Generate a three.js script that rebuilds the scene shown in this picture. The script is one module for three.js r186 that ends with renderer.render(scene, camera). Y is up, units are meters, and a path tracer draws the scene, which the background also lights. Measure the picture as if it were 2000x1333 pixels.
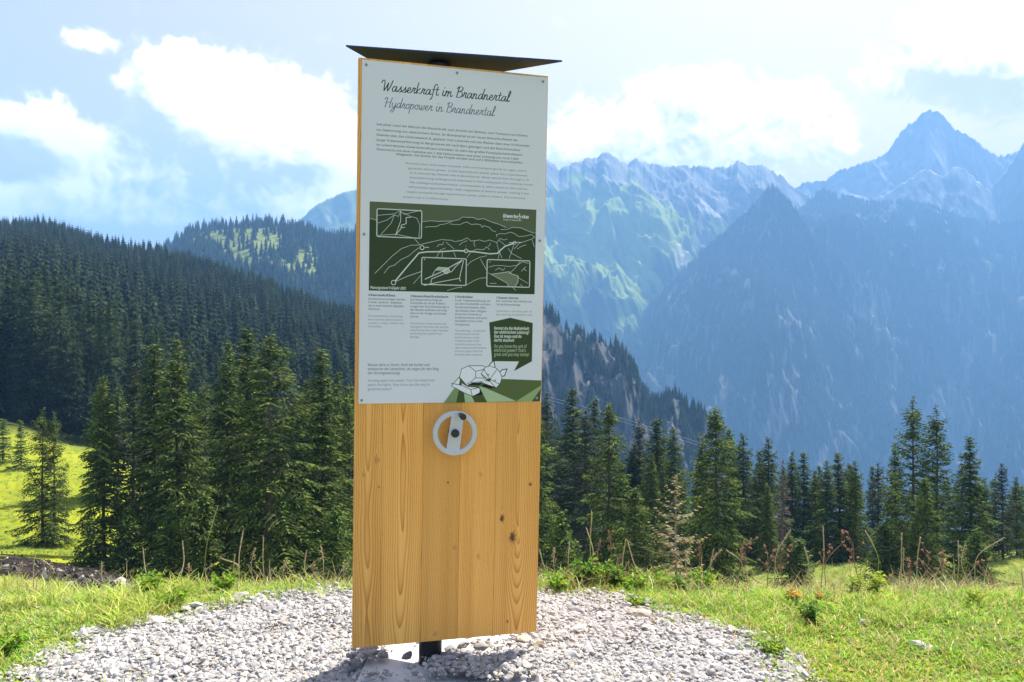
import * as THREE from 'three';
import { mergeGeometries } from 'three/addons/utils/BufferGeometryUtils.js';
import { RoundedBoxGeometry } from 'three/addons/geometries/RoundedBoxGeometry.js';

// ------------------------------------------------------------------ camera, sun, exposure, air
const EYE = 1.6, FOCAL = 1500, PITCH = 0.01233;           // eye height in metres; focal length in pixels of the 2000 x 1333 photograph
const scene = new THREE.Scene();
const camera = new THREE.PerspectiveCamera(2 * Math.atan(666.5 / FOCAL) * 180 / Math.PI, 2000 / 1333, 0.1, 30000);
camera.position.set(0, EYE, 0);
camera.rotation.set(PITCH, 0, 0);
const renderer = new THREE.WebGLRenderer({ antialias: true });
renderer.toneMapping = THREE.LinearToneMapping;
renderer.toneMappingExposure = 4.35;
renderer.shadowMap.enabled = true;
const SUN_AZ = 42 * Math.PI / 180, SUN_EL = 51 * Math.PI / 180;
const SUN = new THREE.Vector3(Math.sin(SUN_AZ) * Math.cos(SUN_EL), Math.sin(SUN_EL), -Math.cos(SUN_AZ) * Math.cos(SUN_EL));
const sun = new THREE.DirectionalLight(new THREE.Color(1, 0.94, 0.83), 5);
sun.position.copy(SUN).multiplyScalar(120);
sun.castShadow = true;
sun.shadow.mapSize.set(2048, 2048);
Object.assign(sun.shadow.camera, { left: -90, right: 90, top: 90, bottom: -90, near: 1, far: 400 });
scene.add(sun);
scene.fog = new THREE.FogExp2(new THREE.Color(0.21, 0.485, 1.0), 2.4e-4);

// ------------------------------------------------------------------ helpers
const V3 = (x, y, z) => new THREE.Vector3(x, y, z);
const lerp = (a, b, t) => a + (b - a) * t, clamp = (x, a = 0, b = 1) => Math.min(b, Math.max(a, x));
const smooth = (a, b, x) => { const t = clamp((x - a) / (b - a)); return t * t * (3 - 2 * t); };
function rng(seed) { let s = seed >>> 0; return () => { s = (s + 0x6d2b79f5) | 0; let t = Math.imul(s ^ (s >>> 15), 1 | s); t = (t + Math.imul(t ^ (t >>> 7), 61 | t)) ^ t; return ((t ^ (t >>> 14)) >>> 0) / 4294967296; }; }
const PERM = (() => { const r = rng(77), p = new Uint8Array(512), a = Array.from({ length: 256 }, (_, i) => i); for (let i = 255; i > 0; i--) { const j = Math.floor(r() * (i + 1)); [a[i], a[j]] = [a[j], a[i]]; } for (let i = 0; i < 512; i++) p[i] = a[i & 255]; return p; })();
const GX = Array.from({ length: 16 }, (_, i) => Math.cos(i * Math.PI / 8)), GY = Array.from({ length: 16 }, (_, i) => Math.sin(i * Math.PI / 8));
function noise(x, y) {                                   // gradient noise, about -1..1
  const fx = Math.floor(x), fy = Math.floor(y), ix = fx & 255, iy = fy & 255, dx = x - fx, dy = y - fy;
  const u = dx * dx * dx * (dx * (dx * 6 - 15) + 10), v = dy * dy * dy * (dy * (dy * 6 - 15) + 10);
  const g = (h, a, b) => GX[h & 15] * a + GY[h & 15] * b;
  const a = PERM[ix] + iy, b = PERM[ix + 1] + iy;
  return 1.5 * lerp(lerp(g(PERM[a], dx, dy), g(PERM[b], dx - 1, dy), u), lerp(g(PERM[a + 1], dx, dy - 1), g(PERM[b + 1], dx - 1, dy - 1), u), v);
}
function fbm(x, y, n = 4) { let s = 0, a = 0.5; for (let i = 0; i < n; i++) { s += a * noise(x, y); x = x * 2.03 + 17.1; y = y * 2.03 - 9.7; a *= 0.5; } return s; }
function ridged(x, y, n = 4) { let s = 0, a = 0.5; for (let i = 0; i < n; i++) { s += a * (1 - Math.abs(noise(x, y)) * 1.6); x = x * 2.07 + 31.3; y = y * 2.07 + 7.9; a *= 0.5; } return s; }
// a point of the photograph at a given distance ahead of the camera
function at(px, py, D) {
  const xc = (px - 1000) / FOCAL, yc = (666.5 - py) / FOCAL, c = Math.cos(PITCH), s = Math.sin(PITCH);
  const y = c * yc + s, z = c - s * yc;
  return V3(xc / z * D, EYE + y / z * D, -D);
}
const heightAt = (py, D) => at(1000, py, D).y;
function table(list, x) { if (x <= list[0][0]) return list[0][1]; for (let i = 1; i < list.length; i++) if (x <= list[i][0]) return lerp(list[i - 1][1], list[i][1], (x - list[i - 1][0]) / (list[i][0] - list[i - 1][0])); return list[list.length - 1][1]; }
const counts = {};
function numbered(name) { const n = counts[name] = (counts[name] ?? -1) + 1; return n ? name + '_' + String(n).padStart(3, '0') : name; }
function tag(o, label, category, group, kind) { if (label) o.userData.label = label; if (category) o.userData.category = category; if (group) o.userData.group = group; if (kind) o.userData.kind = kind; return o; }
function mesh(name, geo, mat, parent = scene) { const m = new THREE.Mesh(geo, mat); m.name = parent === scene ? numbered(name) : name; m.castShadow = m.receiveShadow = true; parent.add(m); return m; }
function thing(name, label, category, pos, group) { const o = new THREE.Group(); o.name = numbered(name); o.position.copy(pos); scene.add(o); return tag(o, label, category, group); }
function structure(name, geo, mat) { return tag(mesh(name, geo, mat), null, null, null, 'structure'); }
const mat = (r, g, b, o = {}) => new THREE.MeshPhysicalMaterial({ color: new THREE.Color().setRGB(r, g, b), roughness: 0.9, ...o });
const leafMat = (r, g, b, through, o = {}) => mat(r, g, b, { transmission: through, thickness: 0, roughness: 1, specularIntensity: 0.15, side: THREE.DoubleSide, ...o });
// collects triangles with a colour each
class Soup {
  constructor() { this.p = []; this.c = []; }
  tri(a, b, c, k) { this.p.push(a.x, a.y, a.z, b.x, b.y, b.z, c.x, c.y, c.z); for (let i = 0; i < 3; i++) this.c.push(k[0], k[1], k[2]); }
  kite(a, b, w, k, sag = 0) {                              // a flat leaf from a to b, half width vector w
    const m = V3().lerpVectors(a, b, 0.42); m.y += sag;
    const l = m.clone().add(w), r = m.clone().sub(w);
    this.tri(a, l, b, k); this.tri(a, b, r, k);
  }
  build() { const g = new THREE.BufferGeometry(); g.setAttribute('position', new THREE.Float32BufferAttribute(this.p, 3)); g.setAttribute('color', new THREE.Float32BufferAttribute(this.c, 3)); g.computeVertexNormals(); return g; }
}
function paint(geo, r, g, b) { const n = geo.attributes.position.count, c = new Float32Array(n * 3); for (let i = 0; i < n; i++) c.set([r, g, b], i * 3); geo.setAttribute('color', new THREE.BufferAttribute(c, 3)); return geo; }
const plain = (g) => { g = g.index ? g.toNonIndexed() : g; for (const k of Object.keys(g.attributes)) if (!['position', 'normal', 'color'].includes(k)) g.deleteAttribute(k); return g; };
function grid(nx, ny, f, colour) {                         // f(i, j) -> Vector3, rows j
  const p = new Float32Array((nx + 1) * (ny + 1) * 3), c = new Float32Array(p.length), uv = new Float32Array((nx + 1) * (ny + 1) * 2), idx = [];
  for (let j = 0, k = 0; j <= ny; j++) for (let i = 0; i <= nx; i++, k++) { const v = f(i, j); p.set([v.x, v.y, v.z], k * 3); uv.set([v.x, v.z], k * 2); }
  for (let j = 0; j < ny; j++) for (let i = 0; i < nx; i++) { const a = j * (nx + 1) + i, b = a + nx + 1; idx.push(a, a + 1, b, b, a + 1, b + 1); }
  const g = new THREE.BufferGeometry();
  g.setAttribute('position', new THREE.BufferAttribute(p, 3)); g.setAttribute('uv', new THREE.BufferAttribute(uv, 2)); g.setIndex(idx); g.computeVertexNormals();
  const n = g.attributes.normal.array;
  if (n[1] < 0 && n[n.length - 2] < 0) { for (let i = 0; i < idx.length; i += 3) [idx[i], idx[i + 1]] = [idx[i + 1], idx[i]]; g.setIndex(idx); g.computeVertexNormals(); }
  if (colour) { for (let j = 0, k = 0; j <= ny; j++) for (let i = 0; i <= nx; i++, k++) c.set(colour(i, j, V3(p[k * 3], p[k * 3 + 1], p[k * 3 + 2]), g.attributes.normal.array[k * 3 + 1]), k * 3); g.setAttribute('color', new THREE.BufferAttribute(c, 3)); }
  return g;
}
const mixc = (a, b, t) => [lerp(a[0], b[0], t), lerp(a[1], b[1], t), lerp(a[2], b[2], t)];

// ------------------------------------------------------------------ sky: clear air and clouds
{
  const W = 4096, H = 2048, data = new Float32Array(W * H * 4);
  const aim = (px, py) => { const p = at(px, py, 1).sub(V3(0, EYE, 0)).normalize(); return [Math.atan2(p.x, -p.z) * 1500, Math.asin(p.y) * 1500]; };
  const blob = (px, py, rx, ry, w) => [...aim(px, py), rx, ry, w];
  const blobs = [
    blob(330, 190, 62, 62, 0.8), blob(400, 230, 100, 85, 0.9), blob(470, 240, 120, 80, 0.9), blob(560, 255, 90, 70, 0.9), blob(630, 265, 60, 65, 0.8), blob(500, 340, 230, 75, 0.8), blob(600, 400, 170, 60, 0.6),
    blob(85, 232, 50, 34, 0.75), blob(40, 262, 70, 34, 0.6), blob(185, 315, 110, 50, 0.65), blob(300, 360, 170, 55, 0.5), blob(100, 395, 200, 42, 0.6), blob(30, 322, 100, 34, -0.75), blob(235, 235, 60, 50, -0.5), blob(60, 390, 120, 14, -0.3), blob(640, 340, 70, 16, -0.3), blob(250, 372, 40, 16, -0.35), blob(330, 300, 60, 40, -0.2),
    blob(360, 425, 280, 44, 0.62), blob(110, 435, 190, 36, 0.5), blob(620, 440, 120, 40, 0.5), blob(520, 300, 160, 60, 0.3),
    blob(172, 82, 36, 17, 0.72), blob(345, 85, 22, 12, 0.4), blob(220, 160, 20, 10, 0.4),
    blob(1320, 185, 110, 40, 0.55), blob(1380, 165, 70, 26, 0.5), blob(1560, 190, 90, 34, 0.5), blob(1120, 270, 110, 50, 0.6), blob(1290, 275, 140, 50, 0.5), blob(1500, 280, 160, 60, 0.55),
    blob(1790, 100, 80, 48, 0.55), blob(1870, 80, 70, 45, 0.5), blob(1930, 150, 90, 60, 0.6), blob(1990, 90, 70, 90, 0.6), blob(2150, 140, 150, 70, 0.5), blob(1960, 210, 90, 30, -0.4), blob(1740, 85, 40, 26, -0.2), blob(1970, 40, 60, 40, 0.4),
  ];
  const heap = (X, Y) => {
    let d = -0.32; const az = Math.abs(X / 1500), front = az < 0.95 && Y < 900, inFront = front ? smooth(0.95, 0.75, az) * smooth(900, 700, Y) : 0;
    if (front) for (const q of blobs) { const u = (X - q[0]) / q[2], v = (Y - q[1]) / q[3], e = u * u + v * v; if (e < 4) d += q[4] * (1 - e / 4) ** 2; }
    const wx = X + 26 * fbm(X / 60, Y / 60, 3), wy = Y + 26 * fbm(X / 60 + 40, Y / 60, 3);
    const n = 0.75 * fbm(wx / 80, wy / 58 + 5, 6) + 0.55 * (ridged(wx / 32, wy / 26, 5) - 0.55);
    return d + (1 - inFront) * (0.2 + 0.5 * fbm(X / 520 + 3, Y / 300, 3) - 0.3 * smooth(250, 1100, Y)) + n * 0.62;
  };
  const sx = SUN.x, sy = SUN.y, sz = SUN.z;
  for (let row = 0; row < H; row++) {
    const el = ((row + 0.5) / H - 0.5) * Math.PI, y = Math.sin(el), ce = Math.cos(el);
    for (let col = 0; col < W; col++) {
      const round = ((col + 0.5) / W - 0.5) * 2 * Math.PI, x = Math.cos(round) * ce, z = Math.sin(round) * ce, o = (row * W + col) * 4;
      if (el < -0.02) { data[o] = 0.22; data[o + 1] = 0.24; data[o + 2] = 0.24; data[o + 3] = 1; continue; }
      const az = Math.atan2(x, -z), X = az * 1500, Y = el * 1500, toSun = x * sx + y * sy + z * sz;
      const up = clamp(y), glow = Math.pow(clamp(toSun * 0.5 + 0.5), 5);
      // air: deep blue overhead, pale towards the horizon and round the sun
      const low = Math.exp(-up * 3.0);
      let r = lerp(0.085, 0.15, low), g = lerp(0.095, 0.115, low), b = lerp(0.13, 0.11, low);
      r += glow * 0.36; g += glow * 0.28; b += glow * 0.21;
      const sunward = 0.5 + 0.5 * Math.cos(az - SUN_AZ), horizon = Math.exp(-up * 5.5) * (0.12 + 0.75 * sunward * sunward);
      r += horizon * 1.7; g += horizon * 1.2; b += horizon * 0.8;
      // clouds: heaps in the band above the mountains, broken ones elsewhere
      const d = heap(X, Y), a = 0.6 * smooth(-0.02, 0.2, d) + 0.4 * smooth(-0.2, 0.45, d);
      let lit = 0;
      if (a > 0.01) { const e = heap(X + 16, Y + 20), f = heap(X + 40, Y + 48), side = clamp(0.5 + 0.9 * (d - e) + 0.7 * (d - f)); lit = lerp(0.8, 1.05, glow) * lerp(0.36, 1.0, side) * lerp(1.0, 0.9, smooth(0.2, 0.8, d)) * (1 + 0.9 * Math.exp(-up * 7)); }
      const cr = lit * 1.12, cg = lit * 0.95, cb = lit * 0.82;
      const k = a * 0.95;
      data[o] = lerp(r, cr, k); data[o + 1] = lerp(g, cg, k); data[o + 2] = lerp(b, cb, k); data[o + 3] = 1;
    }
  }
  const sky = new THREE.DataTexture(data, W, H, THREE.RGBAFormat, THREE.FloatType);
  sky.mapping = THREE.EquirectangularReflectionMapping; sky.magFilter = THREE.LinearFilter; sky.needsUpdate = true;
  scene.background = sky; scene.environment = sky;
}

// ------------------------------------------------------------------ the near ground
const COLS = [-500, 0, 170, 330, 500, 700, 1000, 1300, 1500, 1750, 2000, 2500];
const ROWS = [
  [0.5, 0], [3.5, 0], [4.9, 0], [5.3, [-0.1, -0.09, -0.1, -0.06, -0.05, -0.05, -0.05, -0.06, -0.1, -0.09, -0.1, -0.12]], [5.8, [-0.32, -0.3, -0.3, -0.28, -0.26, -0.26, -0.26, -0.27, -0.32, -0.3, -0.32, -0.34]],
  [8, [-1.15, -1.1, -1.15, -1.2, -1.25, -1.25, -1.25, -1.25, -1.25, -1.25, -1.25, -1.25]], [14, [-2.7, -2.65, -2.8, -3.3, -3.6, -3.7, -3.7, -3.6, -3.4, -3.4, -3.4, -3.6]],
  [25, [-5, -5.2, -5.8, -6.6, -7.2, -7.4, -7.4, -7.2, -7, -6.9, -6.9, -7]], [38, [-8.6, -8.8, -9.3, -10.4, -11.2, -11.4, -11.4, -11.2, -10.9, -10.6, -10.5, -10.6]],
  [50, [-11.8, -12, -12.4, -13.7, -14, -14.2, -14.4, -14.4, -14.4, -14, -13.8, -14]], [60, [-13.2, -13.6, -14, -15.6, -16.4, -16.6, -16.8, -17.0, -17.1, -16.6, -16.2, -16.4]],
  [75, [-12.2, -12.8, -13.6, -16.4, -18.4, -19.2, -19.8, -20.2, -19.8, -19.3, -18.8, -19]], [92, [-10.6, -11.2, -12.8, -16.6, -20, -22.4, -24, -24.6, -23.6, -23, -22.6, -23]],
  [112, [-9.4, -9.6, -12.4, -17.4, -23, -27, -30, -31, -30, -29, -29, -30]], [140, [-10.5, -11.5, -16, -22, -30, -36, -42, -44, -43, -42, -42, -44]],
  [200, -70], [320, -130], [600, -210], [1200, -330], [2400, -640], [8800, -660],
];
const rowAt = (r, c) => Array.isArray(r[1]) ? r[1][c] : r[1];
function ground(x, z) {
  const D = Math.hypot(x, z), az = Math.atan2(x, -z), px = Math.abs(az) < 0.78 ? 1000 + FOCAL * Math.tan(az) : (az > 0 ? 2500 : -500);
  let c = 1; while (c < COLS.length - 1 && px > COLS[c]) c++;
  let t = clamp((px - COLS[c - 1]) / (COLS[c] - COLS[c - 1])); t = t * t * (3 - 2 * t);
  const depth = D * (Math.abs(az) < 0.78 ? Math.cos(az) : 0.71);
  let j = 1; while (j < ROWS.length - 1 && depth > ROWS[j][0]) j++;
  const s = clamp((depth - ROWS[j - 1][0]) / (ROWS[j][0] - ROWS[j - 1][0]));
  const h = (k) => lerp(rowAt(ROWS[k], c - 1), rowAt(ROWS[k], c), t);
  const ahead = lerp(h(j - 1), h(j), s);
  const back = smooth(1.0, 1.5, Math.abs(az)), behind = depth < 30 ? 0 : -0.25 * (depth - 30) ** 0.9;
  const rough = smooth(6, 30, depth) * (0.5 * fbm(x / 6, z / 6, 3) + 0.9 * fbm(x / 25, z / 25, 2)) + 0.03 * fbm(x * 0.9, z * 0.9, 3) * smooth(1, 3, depth);
  return lerp(ahead, behind, back) + rough;
}
// outline of the gravel pad, seen from above (x against distance)
const PAD = [[340, 1400], [60, 1335], [120, 1305], [190, 1256], [330, 1218], [440, 1196], [520, 1188], [600, 1168], [690, 1152], [860, 1146], [1056, 1162], [1130, 1172], [1250, 1194], [1320, 1218], [1400, 1240], [1465, 1262], [1500, 1290], [1532, 1335], [1560, 1400]];
const padPoly = [...PAD.map(([px, py]) => { const D = 2400 / (py - 685); return [(px - 1000) / FOCAL * D, D]; }), [1.3, 2.6], [0.9, 1.6], [-1.9, 1.6], [-2.4, 2.6]];
function padDistance(x, D) {                               // positive inside
  let inside = false, best = 1e9;
  for (let i = 0, j = padPoly.length - 1; i < padPoly.length; j = i++) {
    const [xi, yi] = padPoly[i], [xj, yj] = padPoly[j];
    if ((yi > D) !== (yj > D) && x < (xj - xi) * (D - yi) / (yj - yi) + xi) inside = !inside;
    const dx = xj - xi, dy = yj - yi, t = clamp(((x - xi) * dx + (D - yi) * dy) / (dx * dx + dy * dy));
    best = Math.min(best, Math.hypot(x - xi - dx * t, D - yi - dy * t));
  }
  return inside ? best : -best;
}
function noiseTexture(size, f, srgb = false) {
  const d = new Uint8Array(size * size * 4);
  for (let y = 0; y < size; y++) for (let x = 0; x < size; x++) { const v = f(x / size, y / size); for (let c = 0; c < 3; c++) d[(y * size + x) * 4 + c] = 255 * clamp(Array.isArray(v) ? v[c] : v); d[(y * size + x) * 4 + 3] = 255; }
  const t = new THREE.DataTexture(d, size, size); t.wrapS = t.wrapT = THREE.RepeatWrapping; t.magFilter = THREE.LinearFilter; t.minFilter = THREE.LinearMipmapLinearFilter; t.generateMipmaps = true; t.needsUpdate = true;
  if (srgb) t.colorSpace = THREE.SRGBColorSpace; return t;
}
const tileNoise = (u, v, f, n) => { // tiles by blending
  const a = fbm(u * f, v * f, n), b = fbm((u - 1) * f, v * f, n), c = fbm(u * f, (v - 1) * f, n), d = fbm((u - 1) * f, (v - 1) * f, n);
  return lerp(lerp(a, b, u), lerp(c, d, u), v);
};
const mottle = noiseTexture(512, (u, v) => 0.72 + 0.55 * tileNoise(u, v, 24, 5));
const mottleNear = mottle.clone(); mottleNear.repeat.set(0.9, 0.9);
{
  const azs = []; for (let i = 0; i <= 420; i++) azs.push(-0.8 + 1.6 * i / 420); for (let i = 1; i < 60; i++) azs.push(0.8 + (2 * Math.PI - 1.6) * i / 60); azs.push(2 * Math.PI - 0.8);
  const ds = []; let D = 0.4; while (D < 8800) { ds.push(D); D *= D < 160 ? 1.035 : 1.12; } ds.push(8800);
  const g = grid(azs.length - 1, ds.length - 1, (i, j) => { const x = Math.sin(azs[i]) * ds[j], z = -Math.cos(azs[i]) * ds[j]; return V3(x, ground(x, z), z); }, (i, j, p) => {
    const d = Math.hypot(p.x, p.z), n = fbm(p.x / 3, p.z / 3, 4), big = fbm(p.x / 14 + 5, p.z / 14, 3), az = Math.atan2(p.x, -p.z), px = 1000 + FOCAL * Math.tan(clamp(az, -0.8, 0.8));
    let c = mixc([0.16, 0.17, 0.045], [0.28, 0.26, 0.14], clamp(0.5 + n));
    if (d > 20) {
      const left = [0.31, 0.335, 0.025], right = [0.26, 0.265, 0.07];
      c = mixc(left, right, smooth(600, 1100, px)); c = mixc(c, [0.15, 0.2, 0.018], clamp(0.2 + big * 1.1 + n * 0.5));
      if (px > 1000) c = mixc(c, [0.3, 0.27, 0.1], clamp(n * 0.9 + 0.15));
    }
    const soilShade = smooth(-0.05, 0.25, 0.75 - Math.abs((px - 130) / 260) + n * 0.5) * smooth(13, 17, d) * smooth(58, 50, d);
    c = mixc(c, mixc([0.016, 0.013, 0.01], [0.045, 0.036, 0.028], clamp(0.3 + fbm(p.x * 1.5, p.z * 1.5, 4) * 1.4)), soilShade);  // bank soil, darkened to paint in the shade of the trees
    c = mixc(c, [0.02, 0.03, 0.014], smooth(118, 150, d) * 0.9);
    return c;
  });
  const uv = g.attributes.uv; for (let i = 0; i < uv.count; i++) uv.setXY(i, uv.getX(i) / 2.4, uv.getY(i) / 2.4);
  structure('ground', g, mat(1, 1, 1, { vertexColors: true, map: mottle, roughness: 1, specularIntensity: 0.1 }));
}

// ------------------------------------------------------------------ hills and mountains
// A ridge from its outline (pixel columns and rows of the skyline), with a front slope down to the foot and a slope behind.
function ridge(o) {
  const k0 = o.k ?? 2, { skyline, near, far, foot, jag = 0, gully = 0, lobes = 0, colour, step = 4, rows = 80, seed = 1, bow = 1, name } = o;
  const x0 = skyline[0][0], x1 = skyline[skyline.length - 1][0], nx = Math.round((x1 - x0) / step), nb = 8;
  const D1 = (px) => k0 * (Array.isArray(far) ? table(far, px) : far), D0 = (px) => k0 * (Array.isArray(near) ? table(near, px) : near), H0 = (px) => EYE + k0 * ((Array.isArray(foot) ? table(foot, px) : foot) - EYE);
  const point = (px, t) => {
    const dr = D1(px), df = D0(px), even = heightAt(table(skyline, px), dr), top = heightAt(table(skyline, px) - jag * (ridged(px / 14 + seed, seed, 3) - 0.55 + 0.45 * (ridged(px / 4.5 + seed, seed + 5, 2) - 0.5)), dr);
    if (t > 1) { const k = t - 1, d = dr * (1 + 0.22 * k); return V3((px - 1000) / FOCAL * d, lerp(top, Math.min(H0(px), top - dr * 0.12), k), -d); }
    const env = Math.sin(Math.PI * Math.min(1, t)) ** 0.6, dl = lerp(df, dr, t), X = (px - 1000) / FOCAL * dl, F = k0 * (o.feature || 130);
    const wx = X + 0.8 * F * noise(X / F / 2.5 + seed, dl / F / 2.5), wd = dl + 0.8 * F * noise(X / F / 2.5 + 40, dl / F / 2.5 + seed);
    const wob = lobes * env * fbm(X / F / 4 + seed * 3, dl / F / 5 + seed, 3), cut = gully * env * (ridged(wx / F + seed, wd / F / 1.7 + seed, 6) - 0.55);
    const d = dl * (1 - wob * 0.5), h = lerp(H0(px), even, Math.pow(t, bow)) + (top - even) * Math.pow(t, 9) + (wob * 0.35 + cut) * dr * 0.9;
    return V3((px - 1000) / FOCAL * d, h, -d);
  };
  const g = grid(nx, rows + nb, (i, j) => point(x0 + (x1 - x0) * i / nx, j <= rows ? j / rows : 1 + (j - rows) / nb), (i, j, p, up) => colour(x0 + (x1 - x0) * i / nx, j / rows, p, up));
  structure(name, g, mat(1, 1, 1, { vertexColors: true, roughness: 1, specularIntensity: 0 }));
  return point;
}
const FOREST = [0.014, 0.026, 0.012], ROCK = [0.24, 0.235, 0.225], GRASS = [0.13, 0.17, 0.035], SCREE = [0.4, 0.39, 0.37];
const spots = (px, t, f, s) => fbm(px / f + s, t * (700 / f) + s * 1.7, 4);
// first hill on the left, under dense spruce
const hillNear = ridge({ name: 'forest_hill', k: 1, seed: 3, skyline: [[-1900, 690], [-1500, 560], [-1000, 440], [-520, 420], [-200, 455], [0, 478], [80, 472], [130, 490], [200, 512], [310, 530], [400, 556], [450, 572], [550, 608], [620, 640], [700, 662], [800, 700], [960, 780], [1060, 860], [1180, 1010]],
  near: [[-520, 125], [0, 128], [200, 128], [500, 140], [1180, 150]], far: [[-520, 640], [0, 620], [300, 560], [700, 480], [1180, 420]], foot: [[-520, -12], [0, -12], [200, -17], [400, -28], [700, -38], [1180, -60]], lobes: 0.05, gully: 0.006, rows: 60, step: 8, bow: 1.15,
  colour: (px, t) => mixc([0.02, 0.03, 0.012], [0.05, 0.06, 0.02], clamp(0.4 + spots(px, t, 40, 2))) });
// second hill behind it, with clearings
const clearing = (px, t) => smooth(0.0, 0.16, fbm(px / 42 + 3, t * 7 + 1, 4) + 0.52 - Math.abs((px - 465 - (0.8 - t) * 240) / 210)) * smooth(0.32, 0.5, t) * smooth(1.02, 0.93, t);
const hillFar = ridge({ name: 'clearing_hill', k: 1.35, seed: 8, skyline: [[230, 560], [310, 497], [340, 478], [370, 458], [430, 446], [500, 441], [560, 442], [600, 452], [640, 474], [690, 462], [760, 440], [860, 450], [960, 520], [1080, 640]],
  near: 700, far: 1150, foot: [[230, -20], [500, 10], [700, -30], [1080, -120]], lobes: 0.08, gully: 0.012, rows: 60, step: 5,
  colour: (px, t) => mixc(mixc([0.02, 0.034, 0.012], [0.04, 0.055, 0.02], clamp(0.5 + spots(px, t, 40, 6))), [0.14, 0.17, 0.05], clearing(px, t)) });
// blue summit far to the left of the sign
ridge({ name: 'far_mountain', k: 1.7, seed: 12, skyline: [[470, 520], [560, 452], [590, 425], [610, 405], [640, 388], [670, 376], [700, 368], [740, 352], [790, 340], [850, 360], [920, 420], [1000, 480]], near: 2000, far: 2700, foot: -100, jag: 6, gully: 0.02, lobes: 0.06, step: 4,
  colour: (px, t, p, up) => mixc(mixc(FOREST, GRASS, smooth(0.3, 0.7, t + spots(px, t, 50, 3))), ROCK, smooth(0.1, 0.4, spots(px, t, 30, 9) + (t - 0.8) * 0.6)) });
// range closing the valley, right of the sign
ridge({ name: 'valley_range', k: 1.5, seed: 21, skyline: [[760, 420], [860, 352], [960, 322], [1040, 300], [1066, 310], [1092, 332], [1112, 322], [1150, 309], [1165, 310], [1180, 296], [1200, 305], [1225, 320], [1243, 310], [1270, 318], [1300, 326], [1340, 322], [1400, 327], [1430, 322], [1444, 312], [1462, 324], [1490, 322], [1510, 334], [1530, 344], [1545, 362], [1575, 380], [1640, 410], [1760, 470]],
  near: 1700, far: [[760, 2900], [1300, 3200], [1760, 3300]], foot: -330, jag: 10, gully: 0.028, lobes: 0.12, rows: 160, step: 2.2, feature: 90, bow: 1.05, colour: (px, t, p, up) => {
    const n = fbm(px / 26 + t * 3, t * 16 + px / 60, 5), streak = fbm(px / 11 + t * 46, t * 9, 4), m = fbm(px / 70, t * 5 + 4, 4);
    let c = mixc(FOREST, [0.03, 0.05, 0.02], clamp(0.5 + n));
    const g = smooth(0.40, 0.58, t + m * 0.3 + streak * 0.14) * smooth(1460, 1300, px + m * 120);
    c = mixc(c, [0.24, 0.31, 0.07], g * clamp(0.85 + streak * 0.8));
    const rocky = smooth(0.76, 0.93, t + m * 0.28 + streak * 0.12 + smooth(1250, 1420, px) * 0.12);
    c = mixc(c, mixc([0.10, 0.10, 0.10], [0.26, 0.26, 0.25], clamp(0.45 + n + streak)), rocky);
    const sc = smooth(0.0, 0.14, 0.3 + n * 0.5 + streak * 0.35 - Math.hypot((px - 1385) / 105, (t - 0.77) / 0.1)) + smooth(0, 0.14, 0.25 + n * 0.5 + streak * 0.4 - Math.hypot((px - 1335) / 70, (t - 0.58) / 0.12));
    return mixc(c, SCREE, clamp(sc) * 0.9);
  } });
// the high pyramid and its spurs at the right
ridge({ name: 'summit', k: 1.5, seed: 33, skyline: [[1440, 420], [1520, 392], [1560, 366], [1572, 356], [1612, 354], [1640, 334], [1680, 320], [1716, 308], [1738, 296], [1750, 277], [1764, 254], [1780, 240], [1792, 236], [1810, 217], [1822, 214], [1836, 218], [1850, 231], [1868, 252], [1885, 258], [1898, 268], [1914, 276], [1936, 297], [1962, 303], [1990, 296], [2060, 300], [2200, 330], [2400, 400]],
  near: 2800, far: 3700, foot: -200, jag: 9, gully: 0.035, lobes: 0.08, rows: 120, step: 2.5, colour: (px, t) => {
    const n = fbm(px / 18, t * 30, 5), m = fbm(px / 60, t * 6, 4), strata = Math.sin(t * 120 + px * 0.02 + m * 14) * 0.5 + 0.5;
    return mixc(mixc([0.14, 0.14, 0.14], [0.34, 0.335, 0.32], clamp(0.5 + n + 0.25 * (strata - 0.5))), SCREE, smooth(0.1, 0.3, m + 0.18 - Math.abs(t - 0.82) * 3));
  } });
ridge({ name: 'rocky_spur', k: 1.6, seed: 38, skyline: [[1600, 440], [1680, 402], [1740, 374], [1775, 352], [1810, 328], [1826, 336], [1846, 346], [1868, 326], [1884, 328], [1910, 350], [1936, 372], [2000, 420], [2080, 470]], near: 2300, far: 3100, foot: -220, jag: 7, gully: 0.03, lobes: 0.08, rows: 80, step: 2.5,
  colour: (px, t) => mixc([0.08, 0.085, 0.085], [0.3, 0.3, 0.29], clamp(0.35 + fbm(px / 14, t * 14, 5) * 1.2)) });
ridge({ name: 'right_mountain', k: 1.8, seed: 41, skyline: [[1760, 490], [1840, 446], [1880, 420], [1912, 400], [1936, 372], [1960, 344], [1980, 316], [2000, 284], [2040, 240], [2120, 200], [2260, 240], [2400, 300], [2600, 350], [2800, 450]], near: 2560, far: 2760, foot: -250, jag: 7, gully: 0.03, lobes: 0.1, rows: 90, step: 3,
  colour: (px, t) => { const n = fbm(px / 22, t * 16, 5), m = fbm(px / 60 + 3, t * 5, 4); return mixc(mixc(mixc(FOREST, [0.05, 0.06, 0.03], clamp(0.5 + n)), GRASS, smooth(0.52, 0.7, t + m * 0.5)), ROCK, smooth(0.1, 0.4, n + (t - 0.72) * 1.2)); } });
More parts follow.
